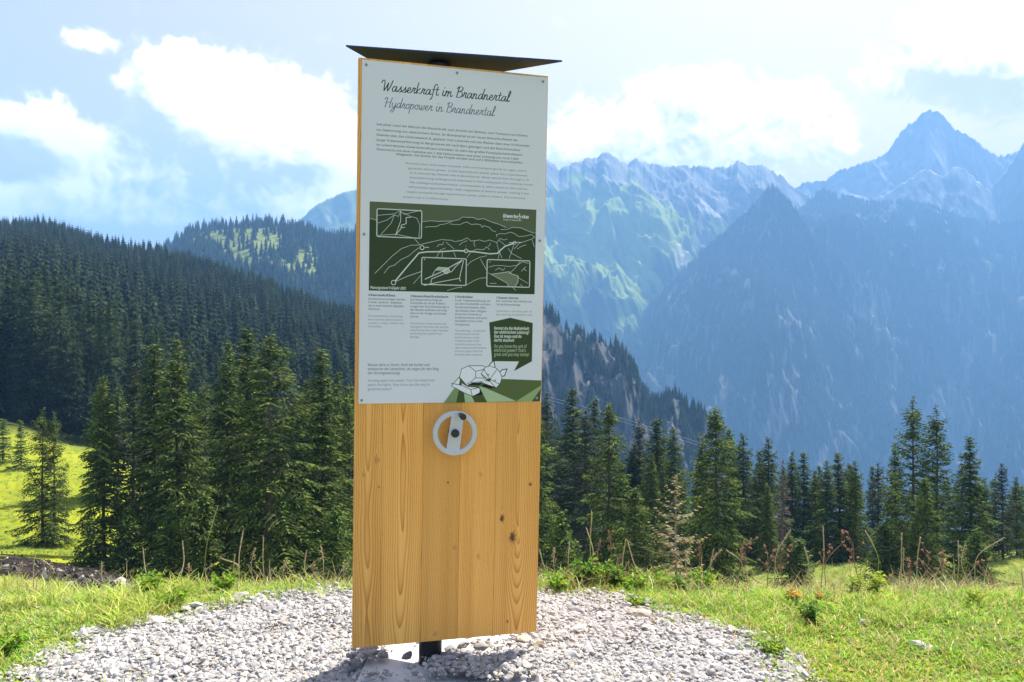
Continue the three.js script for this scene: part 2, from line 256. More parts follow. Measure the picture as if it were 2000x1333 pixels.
// the wooded pyramid in the middle distance
const woodedColour = (px, t) => {
  const n = fbm(px / 20 + t * 5, t * 20, 5), m = fbm(px / 80 + 1, t * 5 + 2, 4), streak = fbm(px / 12 - t * 20, t * 5 + 3, 4), fine = fbm(px / 6 + t * 8, t * 50, 4);
  let c = mixc(FOREST, [0.055, 0.068, 0.034], clamp(0.35 + n));
  c = mixc(c, mixc([0.08, 0.08, 0.076], [0.2, 0.195, 0.185], clamp(0.5 + fine * 1.2)), smooth(-0.02, 0.3, woodedRock(px, t) + fine * 0.35) * 0.9);
  const meadow = smooth(0, 0.12, 0.26 + n * 0.4 - Math.hypot((px - 1930 - (0.75 - t) * 120) / 50, (t - 0.78) / 0.1)) + smooth(0, 0.1, 0.16 + n * 0.4 - Math.hypot((px - 1735) / 40, (t - 0.82) / 0.06));
  return mixc(c, [0.26, 0.29, 0.08], clamp(meadow));
};
const woodedRock = (px, t) => fbm(px / 80 + 1, t * 5 + 2, 4) * 0.5 + fbm(px / 14 - t * 22, t * 9 + 3, 4) * 0.3 + fbm(px / 22 + t * 6, t * 26, 5) * 0.6 + (0.5 - t) * 0.15;
const woodedBack = ridge({ name: 'wooded_mountain', seed: 57, skyline: [[1380, 560], [1440, 490], [1500, 446], [1545, 420], [1560, 416], [1576, 402], [1596, 381], [1612, 374], [1640, 384], [1680, 392], [1720, 398], [1760, 396], [1800, 400], [1840, 410], [1880, 428], [1920, 436], [1960, 438], [2000, 434], [2100, 430], [2260, 450], [2420, 480], [2700, 560], [3000, 700], [3200, 860]],
  near: [[1380, 1300], [2000, 1150], [2420, 1200]], far: 2250, foot: -330, jag: 5, gully: 0.07, lobes: 0.2, rows: 150, step: 2.5, feature: 110, colour: woodedColour });
const wooded = ridge({ name: 'wooded_pyramid', seed: 52, skyline: [[1020, 790], [1100, 740], [1190, 676], [1215, 654], [1250, 622], [1290, 582], [1330, 538], [1380, 488], [1420, 454], [1450, 426], [1480, 392], [1497, 373], [1510, 366], [1523, 374], [1543, 394], [1564, 424], [1592, 474], [1625, 545], [1670, 625], [1720, 712], [1780, 810], [1850, 900], [1960, 1010]],
  near: [[1020, 1300], [1510, 1050], [1960, 1000]], far: [[1020, 1600], [1250, 1750], [1510, 1850], [1700, 1600], [1960, 1250]], foot: -330, jag: 3, gully: 0.07, lobes: 0.2, rows: 150, step: 2.5, feature: 110, colour: woodedColour });
// crag just beyond the trees right of the sign
const CRAG = [[700, 760], [800, 640], [880, 575], [960, 562], [1040, 596], [1070, 612], [1090, 632], [1112, 652], [1132, 660], [1146, 672], [1172, 668], [1200, 682], [1222, 704], [1240, 730], [1252, 760], [1268, 780], [1290, 798], [1302, 782], [1314, 776], [1326, 782], [1344, 800], [1372, 814], [1392, 832], [1416, 866], [1450, 920], [1500, 990]];
const crag = ridge({ name: 'crag', k: 1.2, seed: 61, skyline: CRAG, near: [[700, 480], [1500, 560]], far: [[700, 800], [1500, 690]], foot: [[700, -110], [1500, -190]], jag: 18, gully: 0.1, lobes: 0.14, feature: 70, rows: 140, step: 2, bow: 0.8,
  colour: (px, t) => { const n = fbm(px / 16, t * 10, 5), m = fbm(px / 40 + 6, t * 4, 4); return mixc([0.02, 0.032, 0.014], mixc([0.03, 0.031, 0.032], [0.11, 0.112, 0.11], clamp(0.4 + n * 1.3 + 0.5 * fbm(px / 5, t * 40, 3))), smooth(-0.3, 0.02, m + n * 0.5 + (0.75 - t) * 0.25)); } });
// ------------------------------------------------------------------ conifers
// A spruce standing 15 m tall at the origin: trunk and crown of many small sprays.
function spruce(o) {
  const { seed, H = 15, R = 2.6, gap = 0.42, bare = 0.06, droop = 0.5, fill = 1.1, bw = 1, power = 0.85, sparse = 0.14, tint = [0.03, 0.052, 0.014], tip = [0.135, 0.185, 0.036], lift = 0.5, step = 0.17, wood = [0.06, 0.05, 0.042], twig = 1, lean = 0, blade = 0.3 } = o;
  const r = rng(seed), crown = new Soup(), trunk = [];
  const lobeA = r() * 6, lobeB = r() * 6;
  let y = H * bare;
  while (y < H - 0.15) {
    const f = (y - H * bare) / (H * (1 - bare));
    const n = f > 0.93 ? 4 : 5 + Math.floor(r() * 3), turn = r() * 6.28;
    for (let k = 0; k < n; k++) {
      if (r() < sparse) continue;
      const a = turn + k * 6.283 / n + (r() - 0.5) * 0.5, lobe = 1 + 0.22 * Math.sin(a * 2 + lobeA + y * 0.7) + 0.16 * Math.sin(a * 3 + lobeB - y * 1.1);
      const L = Math.max(0.22, R * Math.pow(1 - f, power) * (0.55 + 0.62 * r()) * lobe * (0.86 + 0.28 * noise(y * 0.9 + seed, seed)) * (f < 0.1 ? 0.7 + 3 * f : 1));
      const rise = lerp(-0.28, 0.75, Math.pow(f, 1.4)) + (r() - 0.5) * 0.22, out = V3(Math.cos(a), 0, Math.sin(a)), side = V3(-Math.sin(a), 0, Math.cos(a));
      const base = y + (r() - 0.5) * gap * 0.8;
      const along = (s) => out.clone().multiplyScalar(L * s).setY(base + L * (rise * s - droop * s * (1 - f) * s + 0.32 * lift * s * s * s));
      if (L > 0.7) { const p0 = along(0), p1 = along(0.55); trunk.push([p0, p1, 0.022 + 0.008 * L]); }
      const shade = 0.75 + 0.5 * r();
      for (let s = L > 0.9 ? 0.22 + 0.12 * r() : 0.02; s <= 1.0; s += step / L * (0.8 + 0.4 * r())) {
        const p = along(s);
        for (const sd of [-1, 1]) {
          const len = twig * (0.16 + 0.42 * Math.min(L, 2) * Math.sin(Math.PI * Math.min(1, 0.25 + s * 0.72)) * (0.55 + 0.55 * r())) * fill;
          const dir = side.clone().multiplyScalar(sd * (0.75 + 0.25 * r())).addScaledVector(out, 0.55 + 0.3 * r()).setY(-0.25 - 0.55 * (1 - f) * r()).normalize();
          let q = p.clone(), left = len;
          while (left > 0.05) {
            const l = Math.min(left, blade * (0.75 + 0.5 * r())), e = q.clone().addScaledVector(dir, l);
            const w = V3(r() - 0.5, r() - 0.5, r() - 0.5).cross(dir).normalize().multiplyScalar((0.046 + 0.032 * r()) * bw);
            const t = r(), c = mixc(tint, tip, t * t); 
            crown.kite(q.clone().addScaledVector(dir, -0.05), e, w, c.map((x) => x * shade * (0.8 + 0.4 * r())), -0.02);
            q = e; left -= l * 0.8; dir.y -= 0.12 + 0.1 * r(); dir.x += (r() - 0.5) * 0.3; dir.z += (r() - 0.5) * 0.3; dir.normalize();
          }
        }
        if (r() < 0.6) { const e = p.clone().addScaledVector(out, 0.16 + 0.1 * r()); e.y -= 0.1 * r(); crown.kite(p, e, side.clone().multiplyScalar(0.05), tip.map((x) => x * shade)); }
      }
    }
    y += gap * lerp(1, 0.55, f) * (0.8 + 0.4 * r());
  }
  for (let k = 0; k < 5; k++) { const a = k * 1.257; crown.kite(V3(0, H - 0.55, 0), V3(Math.cos(a) * 0.1, H - 0.1 - 0.1 * (k & 1), Math.sin(a) * 0.1), V3(-Math.sin(a) * 0.05, 0, Math.cos(a) * 0.05), tip); }
  const parts = [];
  const rad = 0.011 * H, stem = new THREE.CylinderGeometry(0.012, rad, H * 1.0, 7, 10);
  stem.translate(0, H / 2 - 0.15, 0); const sp = stem.attributes.position;
  for (let i = 0; i < sp.count; i++) { const yy = sp.getY(i); sp.setX(i, sp.getX(i) + 0.04 * Math.sin(yy * 0.7 + seed)); }
  parts.push(plain(paint(stem, ...wood)));
  for (const [a, b, w] of trunk) { const d = b.clone().sub(a), c = new THREE.CylinderGeometry(w * 0.5, w, d.length(), 3, 1, true); c.translate(0, d.length() / 2, 0); c.applyQuaternion(new THREE.Quaternion().setFromUnitVectors(V3(0, 1, 0), d.normalize())); c.translate(a.x, a.y, a.z); parts.push(plain(paint(c, ...wood))); }
  const stemGeo = mergeGeometries(parts); stemGeo.computeVertexNormals();
  return { crown: crown.build(), trunk: stemGeo, H };
}
const needle = leafMat(1, 1, 1, 0.38, { vertexColors: true }), bark = mat(1, 1, 1, { vertexColors: true, roughness: 1 });
const KIND = {
  full: spruce({ seed: 11, R: 2.55, gap: 0.4, power: 0.7 }),
  broad: spruce({ seed: 23, R: 3.1, gap: 0.46, power: 0.68, droop: 0.6, tip: [0.17, 0.235, 0.045] }),
  slim: spruce({ seed: 37, R: 2.0, gap: 0.36, power: 0.68, droop: 0.75, sparse: 0.14 }),
  open: spruce({ seed: 41, R: 3.2, gap: 0.62, power: 0.72, sparse: 0.2, droop: 0.35, lift: 0.9, tint: [0.036, 0.06, 0.022] }),
  rough: spruce({ seed: 59, R: 2.6, gap: 0.42, bare: 0.22, power: 0.55, sparse: 0.22, droop: 0.7, wood: [0.12, 0.105, 0.09] }),
  grey: spruce({ seed: 67, R: 2.4, gap: 0.42, power: 0.6, sparse: 0.2, tint: [0.038, 0.05, 0.032], tip: [0.06, 0.075, 0.045], fill: 0.85 }),
  bush: spruce({ seed: 73, H: 6, R: 1.9, gap: 0.34, bare: 0.02, power: 0.7, droop: 0.3, tip: [0.16, 0.24, 0.045], lift: 0.9 }),
  young: spruce({ seed: 79, H: 6, R: 1.25, gap: 0.4, bare: 0.05, power: 0.9, droop: 0.2, lift: 0.9, sparse: 0.15, tint: [0.05, 0.085, 0.025], tip: [0.17, 0.25, 0.05] }),
  dying: spruce({ seed: 83, H: 9, R: 2.4, gap: 0.6, bare: 0.08, power: 0.85, droop: 0.35, lift: 1.6, sparse: 0.22, fill: 0.5, tint: [0.24, 0.2, 0.1], tip: [0.36, 0.31, 0.15], wood: [0.26, 0.23, 0.19] }),
  dead: spruce({ seed: 89, R: 1.7, gap: 0.5, power: 0.7, droop: 0.8, sparse: 0.2, fill: 0.6, tint: [0.10, 0.082, 0.075], tip: [0.15, 0.12, 0.11], wood: [0.16, 0.14, 0.13] }),
};
const protos = {};
let turnTree = rng(5);
function tree(kind, px, top, bottom, D, width, label, group, category = 'tree', name) {
  const k = KIND[kind]; let o;
  const nm = name || ({ bush: 'spruce_sapling', young: 'young_spruce', dying: 'dying_spruce', dead: 'dead_spruce' }[kind] || 'spruce_tree');
  if (!protos[kind]) { o = new THREE.Group(); mesh('trunk', k.trunk, bark, o); mesh('crown', k.crown, needle, o); protos[kind] = o; } else o = protos[kind].clone();
  o.name = numbered(nm); o.userData = {}; tag(o, label, category, group);
  const foot = at(px, bottom, D), tip = at(px, top, D), g = ground(foot.x, foot.z);
  const low = Math.min(foot.y, Math.max(g, foot.y - 4)) - 0.1;
  o.position.set(foot.x, low, foot.z); o.rotation.y = turnTree() * 6.28;
  o.rotation.z = (turnTree() - 0.5) * 0.025; o.rotation.x = (turnTree() - 0.5) * 0.02;
  const s = (tip.y - low) / k.H; o.scale.set(s * width, s, s * width);
  scene.add(o);
}
const LEFT = 'spruces in the group left of the sign', RIGHT = 'spruces in the row right of the sign';
const T = [
  ['young', 4, 818, 906, 88, 1.5, 'bright young spruce cut by the left edge of the photo, on the yellow meadow'],
  ['young', 40, 820, 911, 86, 1.0, 'slim bare-legged young spruce standing alone on the yellow meadow'],
  ['open', 82, 800, 1074, 60, 1.0, 'broad open spruce on the dark bank below the yellow meadow, two grown together'],
  ['open', 105, 806, 1074, 60.6, 0.75, 'thinner spruce tucked into the broad one on the dark bank at the left'],
  ['full', 203, 730, 1138, 52, 0.86, 'pale drooping spruce first right of the meadow gap'],
  ['grey', 258, 712, 1140, 57, 0.95, 'faded pale-topped spruce behind the pale drooping one'],
  ['slim', 297, 672, 1142, 54, 1.2, 'dark narrow-topped spruce just left of the thick bright one'],
  ['full', 346, 657, 1142, 49, 1.05, 'thick bright-edged spruce with a blunt rounded top, left group'],
  ['rough', 400, 752, 1110, 66, 1.0, 'half-hidden spruce in the gap right of the thick blunt-topped one'],
  ['full', 441, 662, 1142, 53, 0.9, 'tall spruce with a short thick tip left of the pencil-tipped one'],
  ['slim', 480, 640, 1140, 56, 1.25, 'tallest spruce of the left group with a long pencil tip'],
  ['rough', 524, 655, 1140, 46, 1.3, 'ragged spruce showing its long bare grey trunk down to the grass'],
  ['grey', 571, 765, 1110, 67, 1.0, 'far spruce seen between the bare-trunked and the slim dark one'],
  ['full', 600, 738, 1138, 60, 0.85, 'lower bright spruce left of the slim dark-trunked one near the sign'],
  ['slim', 631, 682, 1140, 50, 1.25, 'slim spruce with a dark bare upper trunk near the sign'],
  ['full', 661, 722, 1138, 63, 0.8, 'spruce standing behind the last slim one left of the sign'],
  ['broad', 684, 768, 1138, 54, 0.8, 'spruce partly covered by the left edge of the sign'],
  ['grey', 720, 740, 1130, 60, 1.0, 'spruce almost wholly behind the sign at its left side'],
  ['bush', 176, 1010, 1140, 48, 1.0, 'low dark spruce bush at the foot of the pale drooping spruce'],
  ['bush', 248, 985, 1145, 46, 1.1, 'bushy small spruce left of the brightest bush under the left group'],
  ['bush', 332, 985, 1150, 43, 1.15, 'brightest bushy small spruce under the thick blunt-topped tree'],
  ['bush', 400, 960, 1145, 47, 1.0, 'bushy small spruce under the gap in the left group'],
  ['bush', 585, 955, 1142, 47, 1.1, 'bushy small spruce between the bare trunk and the slim dark tree'],
  ['bush', 655, 985, 1142, 45, 1.0, 'bushy small spruce beside the lower left edge of the sign'],
  ['broad', 1048, 806, 1120, 60, 0.9, 'bright full spruce partly hidden by the right edge of the sign'],
  ['grey', 1070, 766, 1100, 84, 0.9, 'tall thin spruce behind the tree at the right edge of the sign'],
  ['slim', 1119, 758, 1105, 88, 1.3, 'far spruce with a fine tip left of the big bright one'],
  ['grey', 1143, 800, 1105, 80, 1.1, 'greyish spruce half covered by the big bright one on its right'],
  ['slim', 1160, 780, 1100, 92, 1.0, 'thin far tip showing just left of the big bright spruce'],
  ['broad', 1189, 784, 1135, 57, 0.84, 'big bright layered spruce right of the sign'],
  ['bush', 1098, 997, 1128, 46, 1.0, 'light green bushy spruce low at the right edge of the sign'],
  ['broad', 1240, 950, 1142, 47, 1.25, 'lower bright spruce leaning on the right flank of the big layered one'],
  ['grey', 1248, 818, 1100, 96, 0.9, 'thin grey-green spruce in front of the crag, left of three in line'],
  ['slim', 1284, 818, 1100, 92, 1.4, 'middle spruce of three in line before the crag'],
  ['full', 1319, 834, 1100, 84, 0.85, 'dark spruce with a heavy tip, right of three before the crag'],
  ['full', 1276, 884, 1120, 72, 0.8, 'soft mid-height spruce left of the yellow dying one'],
  ['dying', 1320, 922, 1138, 47, 1.0, 'yellowish dying spruce with a bare grey trunk'],
  ['broad', 1402, 792, 1156, 56, 1.0, 'very broad dark spruce with a thin crooked tip, right of the dying one'],
  ['full', 1372, 850, 1120, 70, 0.8, 'spruce shoulder showing left of the very broad dark one'],
  ['slim', 1428, 838, 1105, 88, 1.1, 'small pointed top just right of the broad spruce tip'],
  ['full', 1453, 846, 1105, 86, 1.0, 'rounded far spruce right of the broad dark one'],
  ['slim', 1484, 880, 1105, 92, 1.1, 'low thin tip between the rounded far spruce and the tall pointed one'],
  ['full', 1502, 853, 1100, 85, 0.95, 'tall pointed spruce left of the grey dead one'],
  ['full', 1500, 946, 1100, 72, 0.95, 'small full spruce in front of the tall pointed one'],
  ['dead', 1529, 898, 1098, 78, 1.1, 'dead grey-red spruce without green needles'],
  ['full', 1547, 880, 1098, 90, 0.85, 'dark spruce with a knobbly top just right of the dead one'],
  ['slim', 1570, 884, 1098, 92, 1.2, 'thin spruce between the dead one and the row of three'],
  ['full', 1594, 918, 1098, 90, 0.9, 'low spruce left of the row of three'],
  ['full', 1614, 898, 1102, 80, 1.0, 'first spruce of the row of three above the pale meadow'],
  ['slim', 1641, 884, 1100, 82, 1.35, 'second and tallest spruce of the row of three above the pale meadow'],
  ['full', 1672, 900, 1104, 80, 0.9, 'third spruce of the row of three above the pale meadow'],
  ['slim', 1664, 908, 1100, 90, 1.0, 'thin tip behind the third spruce of the row of three'],
  ['grey', 1716, 904, 1112, 86, 1.0, 'faded spruce left of the tall open pair'],
  ['full', 1750, 864, 1130, 66, 0.75, 'spruce flank on the left of the tall open pair'],
  ['open', 1786, 780, 1142, 60, 0.9, 'left and taller tree of the tall open pair'],
  ['open', 1831, 796, 1142, 61, 0.85, 'right tree of the tall open pair'],
  ['broad', 1808, 930, 1146, 55, 1.0, 'lower dense spruce at the foot of the tall open pair'],
  ['slim', 1898, 852, 1150, 62, 1.15, 'dark slim spruce right of the tall open pair'],
  ['full', 1924, 936, 1135, 72, 0.9, 'round dark spruce between the dark slim one and the thin-tipped one'],
  ['bush', 1908, 1030, 1152, 52, 1.1, 'bushy spruce at the foot of the dark slim one'],
  ['grey', 1960, 905, 1128, 72, 1.0, 'thin-tipped ragged spruce near the right edge of the photo'],
  ['full', 1988, 930, 1120, 78, 0.9, 'dark spruce at the right edge of the photo'],
  ['full', 2040, 890, 1120, 74, 1.0, 'spruce beyond the right edge of the photo'],
  ['bush', 1542, 1042, 1122, 58, 1.0, 'left of two small round spruces on the pale meadow'],
  ['young', 1563, 1052, 1120, 58, 1.6, 'right of two small round spruces on the pale meadow'],
  ['bush', 1935, 1120, 1158, 40, 1.3, 'flat dark spruce bush on the meadow by the right edge'],
  ['bush', 1728, 1020, 1125, 60, 1.0, 'small spruce bush left of the tall open pair'],
];
{ // the close-set trees behind, which fill the gaps
  const r = rng(404), kinds = ['full', 'slim', 'grey', 'full', 'broad'];
  for (let i = 0; i < 62; i++) { const right = i < 32 || i > 45, px = i > 45 ? lerp(1045, 1500, (i - 46 + r()) / 16) : right ? lerp(1045, 2030, (i + r()) / 32) : lerp(180, 700, (i - 32 + r()) / 14), top = right ? (px < 1300 ? lerp(840, 900, r()) : lerp(905, 950, r())) : lerp(740, 830, r()); T.push([kinds[Math.floor(r() * 5)], px, top, right ? 1092 : 1098, right ? lerp(94, 118, r()) : lerp(68, 84, r()), 0.9 + 0.3 * r(), right ? 'half-hidden spruce filling the back of the belt beyond the pale meadow' : 'half-hidden spruce filling the back of the group left of the sign', right ? 'spruces at the back of the right belt' : 'spruces at the back of the left group']); }
}
for (const [kind, px, top, bottom, D, w, label, group] of T) tree(kind, px, top, bottom, D, w * (px > 1000 ? 1.26 : 1.1), label, group);

// forests too dense to count: a simpler spruce of layered boughs
function forestSpruce(seed, tiers, per, H = 20, R = 3.2) {
  const r = rng(seed), s = new Soup();
  for (let i = 0; i < 6; i++) { const a = i * 1.047, b = a + 1.047; s.tri(V3(Math.cos(a) * R * 0.5, H * 0.1, Math.sin(a) * R * 0.5), V3(0, H * 0.93, 0), V3(Math.cos(b) * R * 0.5, H * 0.1, Math.sin(b) * R * 0.5), [0.5, 0.5, 0.5]); }
  for (let t = 0; t < tiers; t++) {
    const f = t / tiers, y = lerp(H * 0.12, H * 0.99, f), rad = R * Math.pow(1 - f, 0.8) * (0.85 + 0.3 * r()) + 0.12, turn = r() * 6.28;
    for (let k = 0; k < per; k++) {
      const a = turn + k * 6.283 / per + (r() - 0.5) * 0.6, L = rad * (0.6 + 0.6 * r()), tip = V3(Math.cos(a) * L, y - L * (0.35 + 0.4 * r()) + 0.5 * f, Math.sin(a) * L);
      const w = V3(-Math.sin(a), 0, Math.cos(a)).multiplyScalar(L * 0.36 + 0.08), v = 0.7 + 0.6 * r();
      s.kite(V3(0, y + H / tiers * 0.5, 0), tip, w, [v, v, v], 0.1 * L);
    }
  }
  return s.build();
}
const forestMat = leafMat(0.03, 0.048, 0.021, 0.3, { vertexColors: true });
const FINE = [forestSpruce(1, 16, 8), forestSpruce(2, 15, 8, 20, 2.6), forestSpruce(3, 17, 7, 20, 3.7)], COARSE = forestSpruce(4, 8, 6, 20, 4.2), TINY = forestSpruce(5, 5, 5, 20, 5.2);
function scatter(point, spec) { // places on a slope: [x, y, z, size, tint]
  const { x0, x1, t0 = 0, t1 = 1, n, keep, seed, size } = spec, r = rng(seed), list = [];
  for (let i = 0; i < n; i++) {
    const px = lerp(x0, x1, r()), u = r(), t = lerp(t0, t1, spec.even ? (Math.sqrt(lerp(spec.even, 1, u)) - 0.2) / 0.8 : u), k = keep ? keep(px, t, r) : 1;
    if (r() > k) continue;
    const p = point(px, t); list.push([p, size * (0.42 + 0.9 * Math.pow(r(), 0.8)), r(), r(), px, t]);
  }
  return list;
}
function forest(name, label, geo, list, material, tints) {
  const m = new THREE.InstancedMesh(geo, material, list.length), q = new THREE.Quaternion(), M = new THREE.Matrix4(), c = new THREE.Color();
  list.forEach(([p, s, a, b, px, t], i) => { const patch = 1 + 0.7 * fbm(px / 34, t * 9, 3); q.setFromAxisAngle(V3(0, 1, 0), a * 6.28); M.compose(V3(p.x, p.y - 0.4 * s, p.z), q, V3(s * (0.8 + 0.4 * b), s, s * (0.8 + 0.4 * b))); m.setMatrixAt(i, M); const v = patch * (0.5 + 0.95 * ((a * 7.3 + b * 3.1) % 1)); c.setRGB(v * (tints ? lerp(tints[0], tints[1], b) : 1), v, v * 0.98); m.setColorAt(i, c); });
  m.name = name; m.castShadow = m.receiveShadow = true; scene.add(m); tag(m, label, 'forest', null, 'stuff'); return m;
}
{
  const list = scatter(hillNear, { x0: -1850, x1: 1150, n: 33000, seed: 101, size: 1.05, even: 0.045 });
  for (const e of list) e[1] *= -e[0].z > 330 ? 0.88 : 1.05;
  // the trees that show largest stand on their own
  const near = list.filter((e) => e[4] > -10 && e[4] < 690 && -e[0].z < 360).sort((a, b) => a[0].z < b[0].z ? 1 : -1).slice(0, 220), own = new Set(near);
  const own3 = [71, 72, 73].map((seed, i) => spruce({ seed, H: 20, R: [3.2, 2.6, 3.6][i], gap: 0.95, power: 0.7, droop: 0.6, sparse: 0.05, fill: 1.5, step: 0.5, blade: 0.75, bw: 3, tint: [0.03, 0.05, 0.022], tip: [0.05, 0.075, 0.028] })).map((k) => { const m = new THREE.Mesh(mergeGeometries([k.trunk, k.crown]), needle); m.castShadow = m.receiveShadow = true; return m; });
  near.forEach(([p, s, a, b], i) => {
    const m = i < 3 ? own3[i] : own3[i % 3].clone();
    m.name = numbered('forest_spruce'); m.position.set(p.x, p.y - 0.4, p.z); m.rotation.y = a * 6.28; m.scale.set(s * (0.8 + 0.4 * b), s, s * (0.8 + 0.4 * b));
    tag(m, 'dark spruce standing among many alike in the lower forest of the left hillside', 'tree', 'spruces in the lower forest of the left hillside'); scene.add(m);
  });
  forest('hillside_forest', 'dense dark spruce forest covering the near hill on the left', FINE[0], list.filter((e) => !own.has(e)), forestMat);
  forest('clearing_forest', 'spruces scattered round sunny clearings on the second hill', COARSE, scatter(hillFar, { x0: 230, x1: 1080, t0: 0.1, t1: 1.05, n: 7500, seed: 102, size: 1.15, keep: (px, t) => lerp(1, 0.13, clearing(px, t)) }), forestMat);
  forest('crag_forest', 'spruces clinging to the rocky crag right of the sign', COARSE, scatter(crag, { x0: 720, x1: 1480, n: 8500, t1: 1.04, seed: 103, size: 0.7, keep: (px, t) => clamp(smooth(0.08, -0.2, fbm(px / 40 + 6, t * 4, 4) + fbm(px / 16, t * 10, 5) * 0.5 + (0.75 - t) * 0.25 - 0.02) * 0.9 + (t > 0.96 ? 0.35 : 0)) }), forestMat);
  const grown = (px, t) => clamp(0.92 - 1.5 * smooth(-0.08, 0.3, woodedRock(px, t)));
  forest('mountain_forest', 'dark conifer forest clothing the wooded mountains beyond the valley', TINY, [...scatter(wooded, { x0: 1020, x1: 1960, n: 62000, t0: 0.05, t1: 1.02, seed: 104, size: 1.25, keep: grown }), ...scatter(woodedBack, { x0: 1400, x1: 2600, n: 80000, t0: 0.05, t1: 1.02, seed: 105, size: 1.3, keep: grown })], leafMat(0.055, 0.075, 0.036, 0.3, { vertexColors: true }));
}
// ------------------------------------------------------------------ gravel pad
const padY = (x, D) => ground(x, -D) + 0.021 + 0.035 * smooth(0, 0.5, padDistance(x, D)) * (0.6 + 0.5 * fbm(x * 1.3, D * 1.3, 3));
const SLAB = { x0: -0.72, x1: 0.07, D0: 3.55, D1: 4.22, top: 0.075 };
const slabIn = (x, D) => Math.min(x - SLAB.x0, SLAB.x1 - x, D - SLAB.D0, SLAB.D1 - D);
let gravelBed;
{
  const nx = 150, ny = 130, X0 = -2.7, X1 = 1.7, A = 1.5, B = 5.4;
  const g = grid(nx, ny, (i, j) => { const x = lerp(X0, X1, i / nx), D = lerp(A, B, j / ny), d = padDistance(x, D); return V3(x, lerp(ground(x, -D) - 0.05, padY(x, D), smooth(-0.08, 0.03, d)), -D); }, (i, j, p) => mixc([0.34, 0.32, 0.295], [0.22, 0.2, 0.18], clamp(0.5 + fbm(p.x * 5, p.z * 5, 4))));
  gravelBed = structure('gravel_bed', g, mat(1, 1, 1, { vertexColors: true, map: mottleNear, roughness: 1, specularIntensity: 0.1 }));
}
function stoneGeometry(seed, detail = 1, flat = 0.62) {
  const r = rng(seed), g = new THREE.IcosahedronGeometry(1, detail), p = g.attributes.position, cuts = Array.from({ length: 9 }, () => [V3(r() - 0.5, r() - 0.5, r() - 0.5).normalize(), 0.42 + 0.38 * r()]), sx = 0.75 + 0.5 * r(), sz = 0.75 + 0.5 * r(), a = r() * 10, v = V3();
  for (let i = 0; i < p.count; i++) {
    v.fromBufferAttribute(p, i);
    for (const [n, d] of cuts) { const e = v.dot(n) - d; if (e > 0) v.addScaledVector(n, -e * 0.92); }
    const k = 1 + 0.1 * noise(v.x * 2.2 + a, v.y * 2.2 + v.z * 1.7); p.setXYZ(i, v.x * k * sx, v.y * k * flat, v.z * k * sz);
  }
  g.deleteAttribute('uv'); g.computeVertexNormals(); return g;
}
const stoneTone = (r) => { const v = 0.19 + 0.26 * r() * (0.6 + 0.4 * r()), w = (r() - 0.2) * 0.06, warm = r() < 0.08 ? 0.06 : 0; return [v + w * 0.5 + warm, v * 0.985 + warm * 0.55, v * 0.98 - w * 0.4 - warm * 0.3]; };
